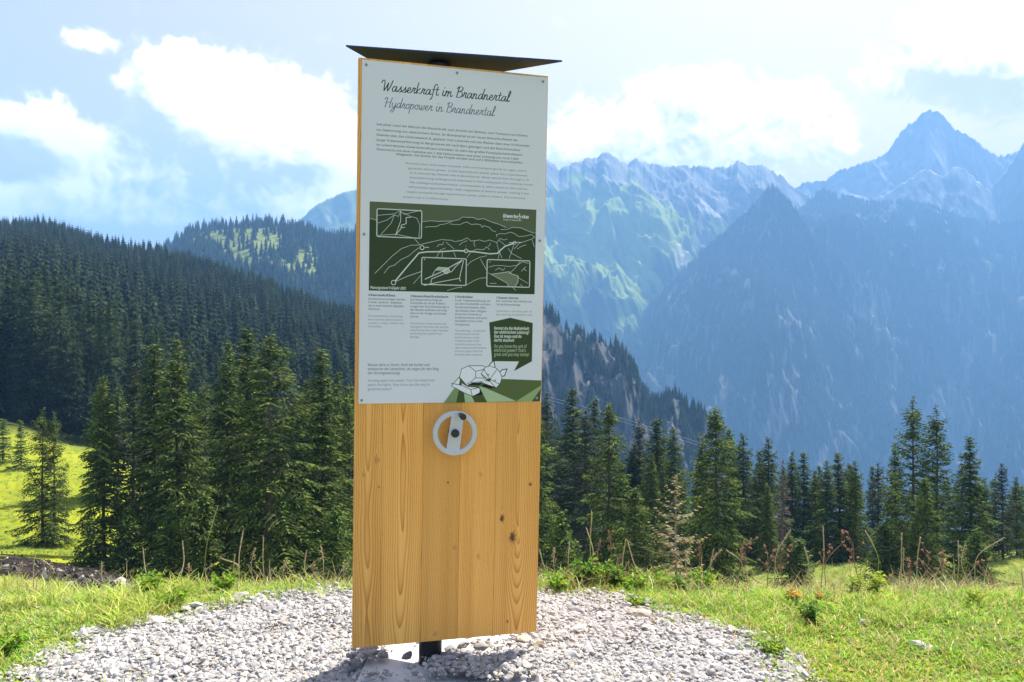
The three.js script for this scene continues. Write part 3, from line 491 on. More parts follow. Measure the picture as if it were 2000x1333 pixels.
{
  const r = rng(9), shapes = Array.from({ length: 9 }, (_, i) => stoneGeometry(200 + i, 1, 0.55 + 0.25 * r()));
  // clusters of pebbles
  const cluster = (seed, n, spread, lo, hi) => {
    const q = rng(seed), parts = [];
    for (let i = 0; i < n; i++) {
      const s = lerp(lo, hi, Math.pow(q(), 2.2)), g = shapes[Math.floor(q() * 9)].clone();
      g.scale(s, s, s); g.rotateX((q() - 0.5) * 1.2); g.rotateY(q() * 6.28); g.rotateZ((q() - 0.5) * 1.0); g.translate((q() - 0.5) * spread, s * 0.25, (q() - 0.5) * spread);
      parts.push(paint(g, ...stoneTone(q)));
    }
    return mergeGeometries(parts.map(plain));
  };
  const gravelMat = mat(1, 1, 1, { vertexColors: true, roughness: 0.95, specularIntensity: 0.25 });
  const geos = [cluster(1, 64, 0.16, 0.0025, 0.013), cluster(2, 58, 0.17, 0.0025, 0.018), cluster(3, 50, 0.17, 0.003, 0.025)];
  const put = [[], [], []], M = new THREE.Matrix4();
  for (let i = 0; i < 9000; i++) {
    const x = lerp(-2.6, 1.6, r()), D = lerp(1.9, 5.3, r()), d = padDistance(x, D);
    if (d < -0.14 || (d < 0.05 && r() < 0.6)) continue;
    if (D < 3.3 && r() < 0.55) continue;
    const s = slabIn(x, D); if (s > 0.02 && !(x > -0.33 && D < 3.74 && r() < 0.7) && !(r() < 0.02)) continue;
    const on = s > 0 ? SLAB.top * 0.9 : 0;
    M.compose(V3(x, padY(x, D) + on, -D), new THREE.Quaternion().setFromEuler(new THREE.Euler((r() - 0.5) * 0.25, r() * 6.28, (r() - 0.5) * 0.25)), V3(1, 1, 1).multiplyScalar(0.75 + 0.5 * r()));
    put[Math.floor(r() * 3)].push(M.clone());
  }
  put.forEach((list, k) => { const m = new THREE.InstancedMesh(geos[k], gravelMat, list.length); list.forEach((q, i) => m.setMatrixAt(i, q)); m.name = 'gravel' ; m.castShadow = m.receiveShadow = true; gravelBed.add(m); m.userData.kind = 'stuff'; });
  // stones large enough to pick out one by one
  const big = Array.from({ length: 7 }, (_, i) => stoneGeometry(300 + i, 2, 0.5 + 0.25 * r()));
  const mats = [[0.29, 0.28, 0.272], [0.37, 0.36, 0.345], [0.2, 0.195, 0.195], [0.33, 0.285, 0.235], [0.29, 0.29, 0.3], [0.36, 0.3, 0.21]].map((c) => mat(...c, { roughness: 0.95, specularIntensity: 0.25, bumpMap: mottle, bumpScale: 0.004 }));
  const stone = (x, D, s, k, m, flat = 1, lift = 0.25) => {
    const o = mesh('stone', big[k % 7], mats[m % 6], gravelBed), on = slabIn(x, D) > 0 ? SLAB.top - 0.02 : 0;
    o.position.set(x, padY(x, D) + s * lift * flat + on, -D); o.rotation.set((r() - 0.5) * 0.7, r() * 6.28, (r() - 0.5) * 0.6); o.scale.set(s, s * flat, s);
  };
  for (const [px, py, w, m, f] of [[1097, 1256, 22, 1, 0.8], [1020, 1293, 34, 3, 0.9], [1048, 1280, 30, 5, 0.9], [1115, 1300, 26, 1, 1.1], [1128, 1252, 30, 1, 0.8], [1250, 1212, 40, 3, 0.7], [1128, 1208, 30, 2, 0.7], [1112, 1200, 24, 2, 0.7], [1270, 1246, 32, 1, 0.6], [1415, 1290, 40, 4, 0.5], [1400, 1270, 34, 1, 0.5], [1400, 1240, 20, 2, 0.6], [1218, 1198, 18, 2, 0.8], [940, 1310, 30, 2, 0.9], [905, 1302, 20, 2, 1], [960, 1322, 26, 4, 0.8], [880, 1316, 24, 2, 0.9], [925, 1296, 16, 3, 1], [676, 1312, 26, 2, 0.9], [680, 1300, 24, 1, 0.7], [712, 1296, 16, 2, 0.9], [690, 1326, 28, 2, 0.9], [750, 1318, 22, 2, 0.8], [795, 1322, 24, 2, 0.8], [800, 1270, 14, 0, 0.8], [760, 1272, 24, 1, 0.5], [308, 1220, 38, 1, 0.45], [385, 1194, 26, 1, 0.9], [365, 1198, 30, 3, 0.6], [470, 1172, 26, 0, 0.7], [465, 1182, 18, 2, 0.7], [530, 1202, 28, 2, 0.7], [660, 1228, 22, 2, 0.9], [268, 1204, 20, 2, 0.7], [310, 1192, 26, 1, 0.5], [360, 1285, 36, 1, 0.4], [130, 1318, 30, 1, 0.5], [240, 1318, 22, 4, 0.8], [160, 1270, 16, 4, 0.8], [105, 1325, 26, 0, 0.5]]) {
    const D = 2400 / (py - 685), s = w / FOCAL * D * 0.62; stone((px - 1000) / FOCAL * D, D, s, Math.floor(r() * 7), m, f, 0.35);
  }
  for (let n = 0; n < 240;) {
    const x = lerp(-2.4, 1.5, r()), D = lerp(3.55, 5.15, r()), d = padDistance(x, D); if (d < 0.02 || (slabIn(x, D) > 0.02 && !(x > -0.36 && D < 3.76))) continue;
    stone(x, D, lerp(0.012, 0.036, Math.pow(r(), 2.2)), Math.floor(r() * 7), Math.floor(r() * 5.2), 0.6 + 0.4 * r()); n++;
  }
}
{
  const g = new RoundedBoxGeometry(SLAB.x1 - SLAB.x0, 0.4, SLAB.D1 - SLAB.D0, 2, 0.012), o = mesh('concrete_footing', g, mat(0.5, 0.49, 0.48, { roughness: 0.95, bumpMap: mottle, bumpScale: 0.003 }));
  o.position.set((SLAB.x0 + SLAB.x1) / 2, SLAB.top - 0.2, -(SLAB.D0 + SLAB.D1) / 2);
  tag(o, 'pale flat concrete footing under the post of the sign, half covered with stones', 'footing');
}
// ------------------------------------------------------------------ grass and herbs
function tuft(seed, n, h, spread, wide, bend, tones) {
  const r = rng(seed), s = new Soup();
  for (let i = 0; i < n; i++) {
    const a = r() * 6.28, x = (r() - 0.5) * spread, z = (r() - 0.5) * spread, H = h * (0.55 + 0.7 * r()), b = bend * (0.3 + r()), dx = Math.cos(a), dz = Math.sin(a), w = wide * (0.7 + 0.6 * r());
    const sx = -dz * w, sz = dx * w, c = tones[Math.floor(r() * tones.length)].map((v) => v * (0.8 + 0.4 * r()));
    const p = (t) => V3(x + dx * H * b * t * t, H * t * (1 - 0.35 * b * t), z + dz * H * b * t * t), A = p(0), B = p(0.5), C = p(0.82), E = p(1);
    const L = (q, k) => V3(q.x - sx * k, q.y, q.z - sz * k), R = (q, k) => V3(q.x + sx * k, q.y, q.z + sz * k);
    s.tri(L(A, 0.8), R(A, 0.8), R(B, 1), c); s.tri(L(A, 0.8), R(B, 1), L(B, 1), c); s.tri(L(B, 1), R(B, 1), R(C, 0.7), c); s.tri(L(B, 1), R(C, 0.7), L(C, 0.7), c); s.tri(L(C, 0.7), R(C, 0.7), E, c);
  }
  return s.build();
}
const FRESH = [[0.23, 0.37, 0.04], [0.30, 0.43, 0.05], [0.38, 0.46, 0.08], [0.16, 0.29, 0.03]], DRY = [[0.62, 0.56, 0.34], [0.5, 0.44, 0.22], [0.47, 0.49, 0.17]], STRAW = [[0.42, 0.35, 0.2], [0.34, 0.26, 0.14], [0.28, 0.19, 0.11]];
function rosette(seed, n, len, wide, tones) {             // a low herb with rounded leaves
  const r = rng(seed), s = new Soup();
  for (let i = 0; i < n; i++) {
    const a = r() * 6.28, L = len * (0.5 + 0.6 * r()), rise = 0.25 + 0.9 * r(), d = V3(Math.cos(a), rise, Math.sin(a)).normalize(), side = V3(-Math.sin(a), 0, Math.cos(a)), c = tones[Math.floor(r() * tones.length)].map((v) => v * (0.75 + 0.5 * r()));
    const stem = d.clone().multiplyScalar(L * 0.5), end = stem.clone().add(V3(d.x, d.y * 0.25, d.z).multiplyScalar(L * 0.8)), m1 = stem.clone().lerp(end, 0.3), m2 = stem.clone().lerp(end, 0.7); m1.y += L * 0.05; m2.y += L * 0.05;
    const W = L * wide, l1 = m1.clone().addScaledVector(side, W), r1 = m1.clone().addScaledVector(side, -W), l2 = m2.clone().addScaledVector(side, W * 0.85), r2 = m2.clone().addScaledVector(side, -W * 0.85);
    s.tri(stem, l1, m1, c); s.tri(stem, m1, r1, c); s.tri(l1, l2, m1, c); s.tri(m1, l2, m2, c); s.tri(m1, m2, r1, c); s.tri(r1, m2, r2, c); s.tri(l2, end, m2, c); s.tri(m2, end, r2, c);
  }
  return s.build();
}
const grassMat = leafMat(1, 1, 1, 0.5, { vertexColors: true });
{
  const r = rng(31), kinds = {
    turf: { geo: tuft(1, 15, 0.06, 0.1, 0.0024, 1.0, [...FRESH, ...FRESH, DRY[2], DRY[0]]), list: [] },
    sward: { geo: tuft(2, 14, 0.07, 0.1, 0.0026, 1.1, [...DRY, ...FRESH]), list: [] },
    tall: { geo: tuft(3, 14, 0.19, 0.08, 0.0032, 0.8, [...FRESH, FRESH[1], DRY[2]]), list: [] },
    dry: { geo: tuft(4, 10, 0.3, 0.11, 0.0024, 0.9, [...STRAW, DRY[0]]), list: [] },
    herb: { geo: rosette(5, 8, 0.05, 0.42, [...FRESH, [0.1, 0.2, 0.03]]), list: [] },
  };
  const add = (k, x, D, s) => kinds[k].list.push([x, D, s, r() * 6.28, r()]);
  for (let i = 0; i < 84000; i++) {
    const D = lerp(2.9, 8.2, r()), px = lerp(-750, 2750, r()), x = (px - 1000) / FOCAL * D, d = padDistance(x, D);
    if (r() > 0.3 + D / 8) continue;
    if (d > -0.03 && !(d < 0.16 && r() < 0.14)) continue;
    const rim = smooth(4.7, 5.6, D), right = px > 1040, n = fbm(x * 1.6, D * 1.6, 3), u = r();
    const bare = right ? smooth(0.22, 0.5, fbm(x * 3.1 + 9, D * 3.1, 3)) * 0.7 : smooth(0.25, 0.5, fbm(x * 3.1 + 9, D * 3.1, 3)) * 0.5;
    if (r() < bare) continue;
    if (rim > 0 && u < 0.05 * rim * (right ? 1.3 : 0.6)) add('dry', x, D, 0.3 + 0.5 * r());
    else if (right && r() < 0.04) add('dry', x, D, 0.2 + 0.3 * r());
    else if (u < 0.2 && (n > 0.12 || rim * r() > 0.75)) add('tall', x, D, (0.55 + 0.6 * r()) * (right && rim < 0.5 ? 0.6 : 0.95));
    else if (u < (right ? 0.42 : 0.36)) add('herb', x, D, 0.6 + 0.8 * r());
    else add(n + (right ? 0.12 : -0.3) + (r() - 0.5) * 0.7 > 0.02 ? 'sward' : 'turf', x, D, (0.6 + 0.6 * r()) * lerp(1, 1.1, rim));
  }
  for (let i = 0; i < 3000; i++) { const px = lerp(-220, 130, r()), D = lerp(7.5, 14, Math.pow(r(), 0.8)), x = (px - 1000) / FOCAL * D; add(r() < 0.1 ? 'sward' : r() < 0.85 ? 'turf' : 'tall', x, D, 0.8 + 0.5 * r()); }
  const hum = [];
  for (let i = 0; i < 19000; i++) { const left = r() < 0.5, px = left ? lerp(-500, 540, r()) : lerp(1400, 2300, r()), D = left ? lerp(54, 116, r()) : lerp(50, 98, r()); hum.push([(px - 1000) / FOCAL * D, D, 2.2 + 2.6 * r(), r() * 6.28, r()]); }
  kinds.far = { geo: kinds.sward.geo, list: hum };
  const M = new THREE.Matrix4(), c = new THREE.Color();
  const LABEL = { turf: ['meadow_grass', 'short fresh green grass growing round the gravel pad'], sward: ['dry_meadow_grass', 'short yellowing grass of the meadow round the gravel pad'], tall: ['long_grass', 'longer green grass tufts at the edge of the slope'], dry: ['straw_grass', 'dry straw coloured grass along the edge of the slope'], far: ['far_meadow_grass', 'grass of the two sunny meadows beyond the slope'], herb: ['meadow_herbs', 'small round leaved herbs among the meadow grass'] };
  for (const k in kinds) {
    const { geo, list } = kinds[k], m = new THREE.InstancedMesh(geo, grassMat, list.length);
    list.forEach(([x, D, s, a, b], i) => { M.compose(V3(x, Math.max(ground(x, -D), -99) - 0.006, -D), new THREE.Quaternion().setFromEuler(new THREE.Euler((b - 0.5) * 0.3, a, 0)), V3(s, s * (0.8 + 0.4 * b), s)); m.setMatrixAt(i, M); const v = 0.8 + 0.4 * ((a * 5.7) % 1), w = clamp(0.5 + fbm(x * 0.9 + 3, D * 0.9, 3)); c.setRGB(v * lerp(0.9, 1.1, w), v, v * 0.95); if (k === 'far') { const q = fbm(x / 9, D / 9, 3); c.multiplyScalar(0.8); c.r *= 0.95 + 0.5 * q; c.g *= 1 + 0.3 * q; }; m.setColorAt(i, c); });
    m.name = LABEL[k][0]; m.castShadow = m.receiveShadow = true; scene.add(m); tag(m, LABEL[k][1], 'grass', null, 'stuff');
  }
}
// leafy plants that can be told apart
{
  const leafy = (seed, h, n, tones, wide = 0.3) => {
    const s = new Soup(), r = rng(seed), stems = new Soup();
    for (let k = 0; k < n; k++) {
      const a = r() * 6.28, lean = 0.15 + 0.5 * r(), H = h * (0.6 + 0.5 * r()), tip = (t) => V3(Math.cos(a) * lean * H * t, H * t * (1 - 0.2 * lean * t), Math.sin(a) * lean * H * t);
      stems.kite(tip(0), tip(1), V3(-Math.sin(a) * 0.003, 0, Math.cos(a) * 0.003), [0.12, 0.16, 0.04]);
      for (let i = 0; i < 7; i++) {
        const t = 0.25 + 0.75 * i / 6, b = a + i * 2.4, p = tip(t), L = h * (0.34 - 0.16 * t) * (0.7 + 0.6 * r()), d = V3(Math.cos(b), 0.35 - 0.5 * r(), Math.sin(b)), e = p.clone().addScaledVector(d, L), c = tones[Math.floor(r() * tones.length)].map((v) => v * (0.75 + 0.5 * r()));
        s.kite(p, e, V3(-Math.sin(b), 0.15, Math.cos(b)).multiplyScalar(L * wide), c, 0.02);
      }
    }
    return [s.build(), stems.build()];
  };
  const forms = { dark: leafy(1, 0.2, 16, [[0.07, 0.15, 0.025], [0.1, 0.2, 0.03]]), bright: leafy(2, 0.2, 16, [[0.17, 0.3, 0.03], [0.22, 0.34, 0.04]]), tall: leafy(3, 0.3, 10, [[0.2, 0.3, 0.03], [0.28, 0.33, 0.04]], 0.26), rust: leafy(4, 0.24, 7, [[0.45, 0.2, 0.04], [0.5, 0.3, 0.05], [0.25, 0.2, 0.06]]) };
  for (const [f, px, D, h, label] of [
    ['bright', 1092, 5.15, 1.0, 'bright leafy herb right beside the lower right edge of the sign'],
    ['dark', 1142, 5.3, 1.2, 'dark green leafy herb on the grassy mound right of the sign'],
    ['bright', 1172, 5.35, 1.3, 'bright herb crowning the grassy mound right of the sign'],
    ['dark', 1205, 5.3, 1.1, 'dark leafy herb on the right slope of the grassy mound'],
    ['bright', 1238, 5.2, 0.9, 'bright low herb right of the grassy mound'],
    ['bright', 1290, 5.3, 0.9, 'bright herb below the yellow dying spruce'],
    ['dark', 1326, 5.2, 0.8, 'dark green leafy clump alone in the grass right of the mound'],
    ['bright', 1375, 5.3, 1.0, 'bright herb below the broad dark spruce'],
    ['bright', 1240, 4.75, 0.6, 'flat bright herb at the upper rim of the gravel, right side'],
    ['bright', 1505, 4.0, 0.75, 'bright green tuft spilling over the right end of the gravel'],
    ['dark', 1580, 4.5, 0.8, 'dark herb in the meadow right of the rusty plant'],
    ['tall', 1665, 5.1, 0.6, 'tall yellow-green herb left of the dry brown grass patch'],
    ['tall', 1702, 5.1, 0.72, 'tallest yellow-green herb at the left end of the dry brown grass patch'],
    ['tall', 1905, 4.75, 0.5, 'bright upright herb alone in the right meadow'],
    ['rust', 1545, 4.85, 0.6, 'rusty orange leaved plant in the meadow'],
    ['rust', 1595, 4.9, 0.4, 'yellow orange leaved plant right of the rusty one'],
    ['bright', 340, 4.75, 0.9, 'bright tuft of leaves at the upper left rim of the gravel'],
    ['bright', 300, 5.1, 1.0, 'bright leafy herb on the crest below the thick blunt-topped spruce'],
    ['bright', 440, 5.2, 0.9, 'bright leafy herb on the crest below the pencil-tipped spruce'],
    ['bright', 20, 4.0, 0.9, 'bright herb in the lower left corner'],
  ]) {
    const x = (px - 1000) / FOCAL * D, o = thing('leafy_plant', label, 'plant', V3(x, ground(x, -D) - 0.01, -D));
    mesh('leaves', forms[f][0], grassMat, o); mesh('stem', forms[f][1], grassMat, o); o.scale.setScalar(h * 0.9); o.rotation.y = px;
  }
}
// dry stems with seed heads
{
  const straw = mat(0.42, 0.34, 0.2, { roughness: 1, specularIntensity: 0.1 }), brown = mat(0.24, 0.15, 0.1, { roughness: 1, specularIntensity: 0.1 }), green = mat(0.3, 0.33, 0.1, { roughness: 1, specularIntensity: 0.1 });
  const seedPale = leafMat(0.5, 0.4, 0.26, 0.35), seedRed = leafMat(0.4, 0.22, 0.17, 0.35);
  const r = rng(55);
  function stem(kind, bx, by, tx, ty, bend, label, D = 5.35) {
    const foot = at(bx, by, D), tip = at(tx, ty, D + (r() - 0.5) * 0.2), g = ground(foot.x, foot.z); foot.y = Math.min(foot.y, g) - 0.01;
    const o = thing(kind === 'umbel' ? 'dry_flower' : 'dry_stalk', label, kind === 'umbel' ? 'dry flower' : 'dry grass', foot);
    const t = tip.clone().sub(foot), mid = t.clone().multiplyScalar(0.6).add(V3(-t.y * bend, Math.abs(t.y) * 0.16 * Math.abs(bend) * 2, (r() - 0.5) * 0.06)), curve = new THREE.CatmullRomCurve3([V3(), t.clone().multiplyScalar(0.28).add(V3(-t.y * bend * 0.5, 0.01, 0)), mid, t]);
    mesh('stalk', new THREE.TubeGeometry(curve, 14, kind === 'spike' ? 0.0036 : 0.0028, 5), kind === 'green' ? green : kind === 'red' || kind === 'umbel' ? brown : straw, o);
    const s = new Soup(), c = [1, 1, 1], grain = (p, d, L, w) => { const q = V3(r() - 0.5, r() - 0.5, r() - 0.5).cross(d).normalize().multiplyScalar(w); s.kite(p, p.clone().addScaledVector(d, L), q, c, 0); s.kite(p, p.clone().addScaledVector(d, L), V3().crossVectors(q, d), c, 0); };
    const end = curve.getTangent(1);
    if (kind === 'spike' || kind === 'green') for (let i = 0; i < 26; i++) { const u = 0.78 + 0.22 * i / 25, p = curve.getPoint(u), d = end.clone().add(V3(r() - 0.5, 0.2, r() - 0.5).multiplyScalar(0.8)).normalize(); grain(p, d, 0.018, 0.003); }
    else if (kind === 'umbel') {
      const twigs = [];
      for (let k = 0; k < 9; k++) { const p = curve.getPoint(0.55 + 0.45 * k / 8), d = V3(r() - 0.5, 0.35 + 0.5 * r(), r() - 0.5).normalize(), e = p.clone().addScaledVector(d, 0.03 + 0.07 * r()); twigs.push(plain(new THREE.TubeGeometry(new THREE.LineCurve3(p, e), 1, 0.0014, 4))); for (let m = 0; m < 7; m++) grain(e.clone().add(V3(r() - 0.5, r() - 0.5, r() - 0.5).multiplyScalar(0.014)), V3(r() - 0.5, r(), r() - 0.5).normalize(), 0.012, 0.0045); }
      mesh('twig', mergeGeometries(twigs), brown, o);
    } else for (let i = 0; i < 46; i++) { const u = 0.74 + 0.26 * r(), p = curve.getPoint(u), d = V3(r() - 0.5, 0.5 * r() - 0.2, r() - 0.5).normalize(), q = p.clone().addScaledVector(d, 0.024 * (1.05 - u) * 4 * r()); q.y -= 0.01 * r(); grain(q, d, 0.009, 0.0022); }
    const head = s.build(); head.deleteAttribute('color'); mesh('seed_head', head, kind === 'red' || kind === 'umbel' ? seedRed : seedPale, o);
  }
  for (const a of [
    ['plume', 52, 1142, 42, 1096, 0.1, 'short dry stem at the far left edge of the crest'], ['spike', 65, 1148, 68, 1082, 0.02, 'upright dry spike on the left crest below the broad open spruce'], ['plume', 72, 1148, 82, 1094, -0.3, 'curled dry stem just right of the leftmost upright spike'],
    ['plume', 205, 1148, 198, 1098, 0.02, 'fluffy seed head below the pale drooping spruce'], ['plume', 240, 1146, 236, 1130, 0.1, 'short fluffy seed head right of the pale drooping spruce'],
    ['spike', 293, 1140, 279, 1074, 0.03, 'leaning dry spike below the thick blunt-topped spruce'], ['spike', 349, 1138, 356, 1060, -0.02, 'tall upright dry spike right of the leaning one'], ['plume', 372, 1138, 368, 1100, 0.05, 'small fluffy seed head at the foot of the long leaning green stem'],
    ['green', 391, 1138, 424, 992, 0.02, 'longest stem, yellow-green and leaning right, left of the sign'], ['plume', 418, 1138, 414, 1102, 0.3, 'nodding seed head left of centre on the left crest'], ['spike', 434, 1138, 432, 1092, -0.4, 'hooked dry stem on the left crest'], ['spike', 457, 1138, 458, 1086, 0.02, 'thin straight stem left of the fluffy head'], ['spike', 465, 1138, 474, 1040, 0.02, 'thin tall stem crossing the dark trees left of the fluffy head'],
    ['plume', 494, 1138, 498, 1070, 0.05, 'large pale fluffy seed head below the bare-trunked spruce'], ['spike', 517, 1138, 514, 1050, 0.02, 'dry spike before the bare grey trunk'], ['plume', 556, 1138, 560, 1092, 0.05, 'fluffy head right of the bare grey trunk'], ['spike', 602, 1134, 598, 1078, 0.05, 'thin stem below the lower bright spruce'], ['plume', 628, 1132, 626, 1064, -0.05, 'high fluffy head close to the left edge of the sign'], ['red', 632, 1132, 612, 1096, 0.15, 'reddish bent stem near the left edge of the sign'], ['plume', 655, 1132, 680, 1098, 0.1, 'bent dry stem leaning onto the left edge of the sign'],
    ['spike', 1088, 1130, 1054, 1076, 0.06, 'dry stem leaning left onto the right edge of the sign'], ['plume', 1092, 1120, 1082, 1070, 0.05, 'fluffy head right beside the sign on its right'], ['spike', 1120, 1120, 1112, 1062, 0.06, 'arching stem left of the grassy mound'], ['green', 1155, 1106, 1156, 1002, 0.02, 'tall straight green stem behind the grassy mound'], ['spike', 1148, 1106, 1146, 1034, -0.1, 'curved pale stem left of the tall green one on the mound'],
    ['red', 1178, 1104, 1188, 1036, -0.08, 'tall stem with a red-brown fluffy head on the grassy mound'], ['red', 1168, 1102, 1172, 1052, 0.05, 'thin red-brown stem left of the fluffy-headed one'], ['spike', 1216, 1112, 1222, 1056, 0.03, 'dry spike on the right slope of the mound'], ['red', 1214, 1112, 1212, 1084, 0.1, 'short reddish head on the right slope of the mound'], ['spike', 1262, 1142, 1226, 1058, 0.03, 'long straight stem leaning left over the right slope of the mound'],
    ['plume', 1352, 1132, 1348, 1070, 0.12, 'bent seed head right of the dying spruce'], ['red', 1366, 1132, 1368, 1058, 0.02, 'dark reddish head against the broad dark spruce'], ['spike', 1378, 1140, 1394, 1076, 0.03, 'dry stem leaning right against the broad dark spruce'], ['plume', 1412, 1140, 1410, 1072, 0.25, 'double nodding head against the broad dark spruce'], ['spike', 1424, 1142, 1420, 1076, -0.3, 'hooked stem right of the nodding head'], ['red', 1440, 1160, 1452, 1058, 0.03, 'tall brown weed right of the broad dark spruce'], ['umbel', 1462, 1164, 1458, 1062, 0.03, 'branched dead weed at the left rim of the pale meadow'],
    ['umbel', 1498, 1168, 1500, 1086, 0.0, 'dark thin umbel standing before the pale meadow'], ['plume', 1512, 1122, 1545, 1034, 0.12, 'arching plume before the small round spruces'], ['umbel', 1528, 1120, 1526, 1082, 0.0, 'short dark umbel before the small round spruces'], ['spike', 1562, 1124, 1572, 1072, -0.12, 'arching stem with a drooping tip right of the small round spruces'], ['spike', 1604, 1112, 1608, 1030, 0.0, 'upright brown stalk before the row of three'], ['umbel', 1612, 1112, 1650, 1058, 0.18, 'reddish branched umbel leaning right before the row of three'], ['umbel', 1690, 1114, 1666, 1062, 0.08, 'reddish branched umbel leaning left before the row of three'],
    ['green', 1714, 1132, 1692, 1040, -0.1, 'long curved green stem left of the tall open pair'], ['spike', 1760, 1138, 1762, 1044, 0.0, 'thin upright spike before the left open tree'], ['spike', 1772, 1138, 1766, 1074, 0.0, 'shorter spike right of the thin upright one'], ['spike', 1788, 1138, 1798, 1052, 0.0, 'leaning thin spike between the two open trees'], ['umbel', 1818, 1142, 1816, 1086, 0.04, 'brown branched weed in the dry patch, left'], ['umbel', 1842, 1142, 1842, 1090, 0.02, 'brown branched weed in the dry patch, right'], ['umbel', 1774, 1146, 1778, 1108, 0.04, 'low brown weed at the left end of the dry patch'], ['spike', 1872, 1148, 1872, 1060, 0.03, 'pale stem left of the arching pair at the right'],
    ['plume', 1896, 1152, 1886, 1062, 0.06, 'left of two tall arching stalks near the right edge'], ['plume', 1902, 1152, 1962, 1050, 0.24, 'right of two tall stalks, arching far to the right'], ['umbel', 1930, 1160, 1926, 1112, 0.06, 'hooked dry weed by the flat dark bush'], ['spike', 1996, 1170, 1996, 1120, 0.0, 'thin stem at the right edge of the photo'],
  ]) stem(...a);
}
// pale stones and a log lying in the right meadow
{
  const big = stoneGeometry(411, 2, 0.5), grey = mat(0.4, 0.39, 0.38, { roughness: 0.95, specularIntensity: 0.2, bumpMap: mottle, bumpScale: 0.004 });
  for (const [px, py, w, h, label] of [[1795, 1266, 62, 0.5, 'long pale rock lying in the right meadow like a log'], [1690, 1218, 50, 0.35, 'flat pale rock half sunk in the meadow above the log-like one'], [1526, 1206, 24, 0.5, 'small pale rock left of the flat one in the meadow'], [1692, 1308, 26, 0.6, 'small grey rock low in the right meadow'], [1955, 1238, 22, 0.5, 'pale rock in the meadow near the right edge'], [1795, 1222, 22, 0.4, 'little grey rock above the log-like one'], [86, 1146, 14, 0.9, 'small pale rock on the crest at the left'], [1740, 1285, 14, 0.6, 'tiny pale rock below the log-like one']]) {
    const D = 2400 / (py - 685), x = (px - 1000) / FOCAL * D, s = w / FOCAL * D * 0.6, o = mesh('rock', big, grey); tag(o, label, 'rock');
    o.position.set(x, ground(x, -D) + s * h * 0.45, -D); o.scale.set(s, s * h, s * (w > 40 ? 0.42 : 0.8)); o.rotation.y = w > 40 ? -0.35 : px;
  }
}
{
  const big = stoneGeometry(412, 2, 0.7), pale = mat(0.3, 0.29, 0.28, { roughness: 1 });
  for (const [px, py, w, label] of [[228, 1112, 20, 'largest pale rock of the rubble on the dark bank below the spruces'], [205, 1128, 12, 'small pale rock low on the dark bank'], [248, 1120, 14, 'pale rock right of the largest one on the dark bank'], [180, 1108, 12, 'small rock high on the dark bank left of the largest one']]) {
    const D = 27, p = at(px, py, D), o = mesh('rock', big, pale); tag(o, label, 'rock'); o.position.set(p.x, ground(p.x, -D) + 0.05, -D); o.scale.setScalar(w / FOCAL * D * 0.7); o.rotation.y = px;
  }
}
{ // broken ground on the bank, mostly coloured dark to paint its shade
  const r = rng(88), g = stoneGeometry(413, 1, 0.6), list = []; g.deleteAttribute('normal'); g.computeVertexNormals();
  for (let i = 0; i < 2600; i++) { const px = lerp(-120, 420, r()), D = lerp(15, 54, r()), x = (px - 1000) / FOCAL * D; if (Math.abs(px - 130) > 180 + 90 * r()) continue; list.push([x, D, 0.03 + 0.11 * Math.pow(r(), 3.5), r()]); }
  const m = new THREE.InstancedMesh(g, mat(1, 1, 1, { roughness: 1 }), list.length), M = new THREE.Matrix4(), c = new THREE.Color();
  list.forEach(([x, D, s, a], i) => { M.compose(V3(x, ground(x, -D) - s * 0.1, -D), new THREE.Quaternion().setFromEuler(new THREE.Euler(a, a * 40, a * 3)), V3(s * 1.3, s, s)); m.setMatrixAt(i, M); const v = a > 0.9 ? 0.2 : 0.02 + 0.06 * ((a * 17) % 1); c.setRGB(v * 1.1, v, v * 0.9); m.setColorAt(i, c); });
  m.name = 'rubble'; m.castShadow = m.receiveShadow = true; scene.add(m); tag(m, 'rubble and clods with painted shade strewn over the dark bank below the left spruces', 'rubble', null, 'stuff');
}
// ropeway cables far behind the trees
{
  const c = mat(0.5, 0.5, 0.52, { roughness: 0.5 });
  [['upper thin cable crossing the valley before the crag', 0], ['lower thin cable crossing the valley before the crag', 6]].forEach(([label, dy], i) => {
    const a = at(1060, 772 + dy, 420), b = at(1430, 886 + dy, 420), m = at(1240, 819 + dy + 4, 420);
    tag(mesh('cable', new THREE.TubeGeometry(new THREE.QuadraticBezierCurve3(a, m, b), 30, 0.05, 6), c), label, 'cable');
  });
}
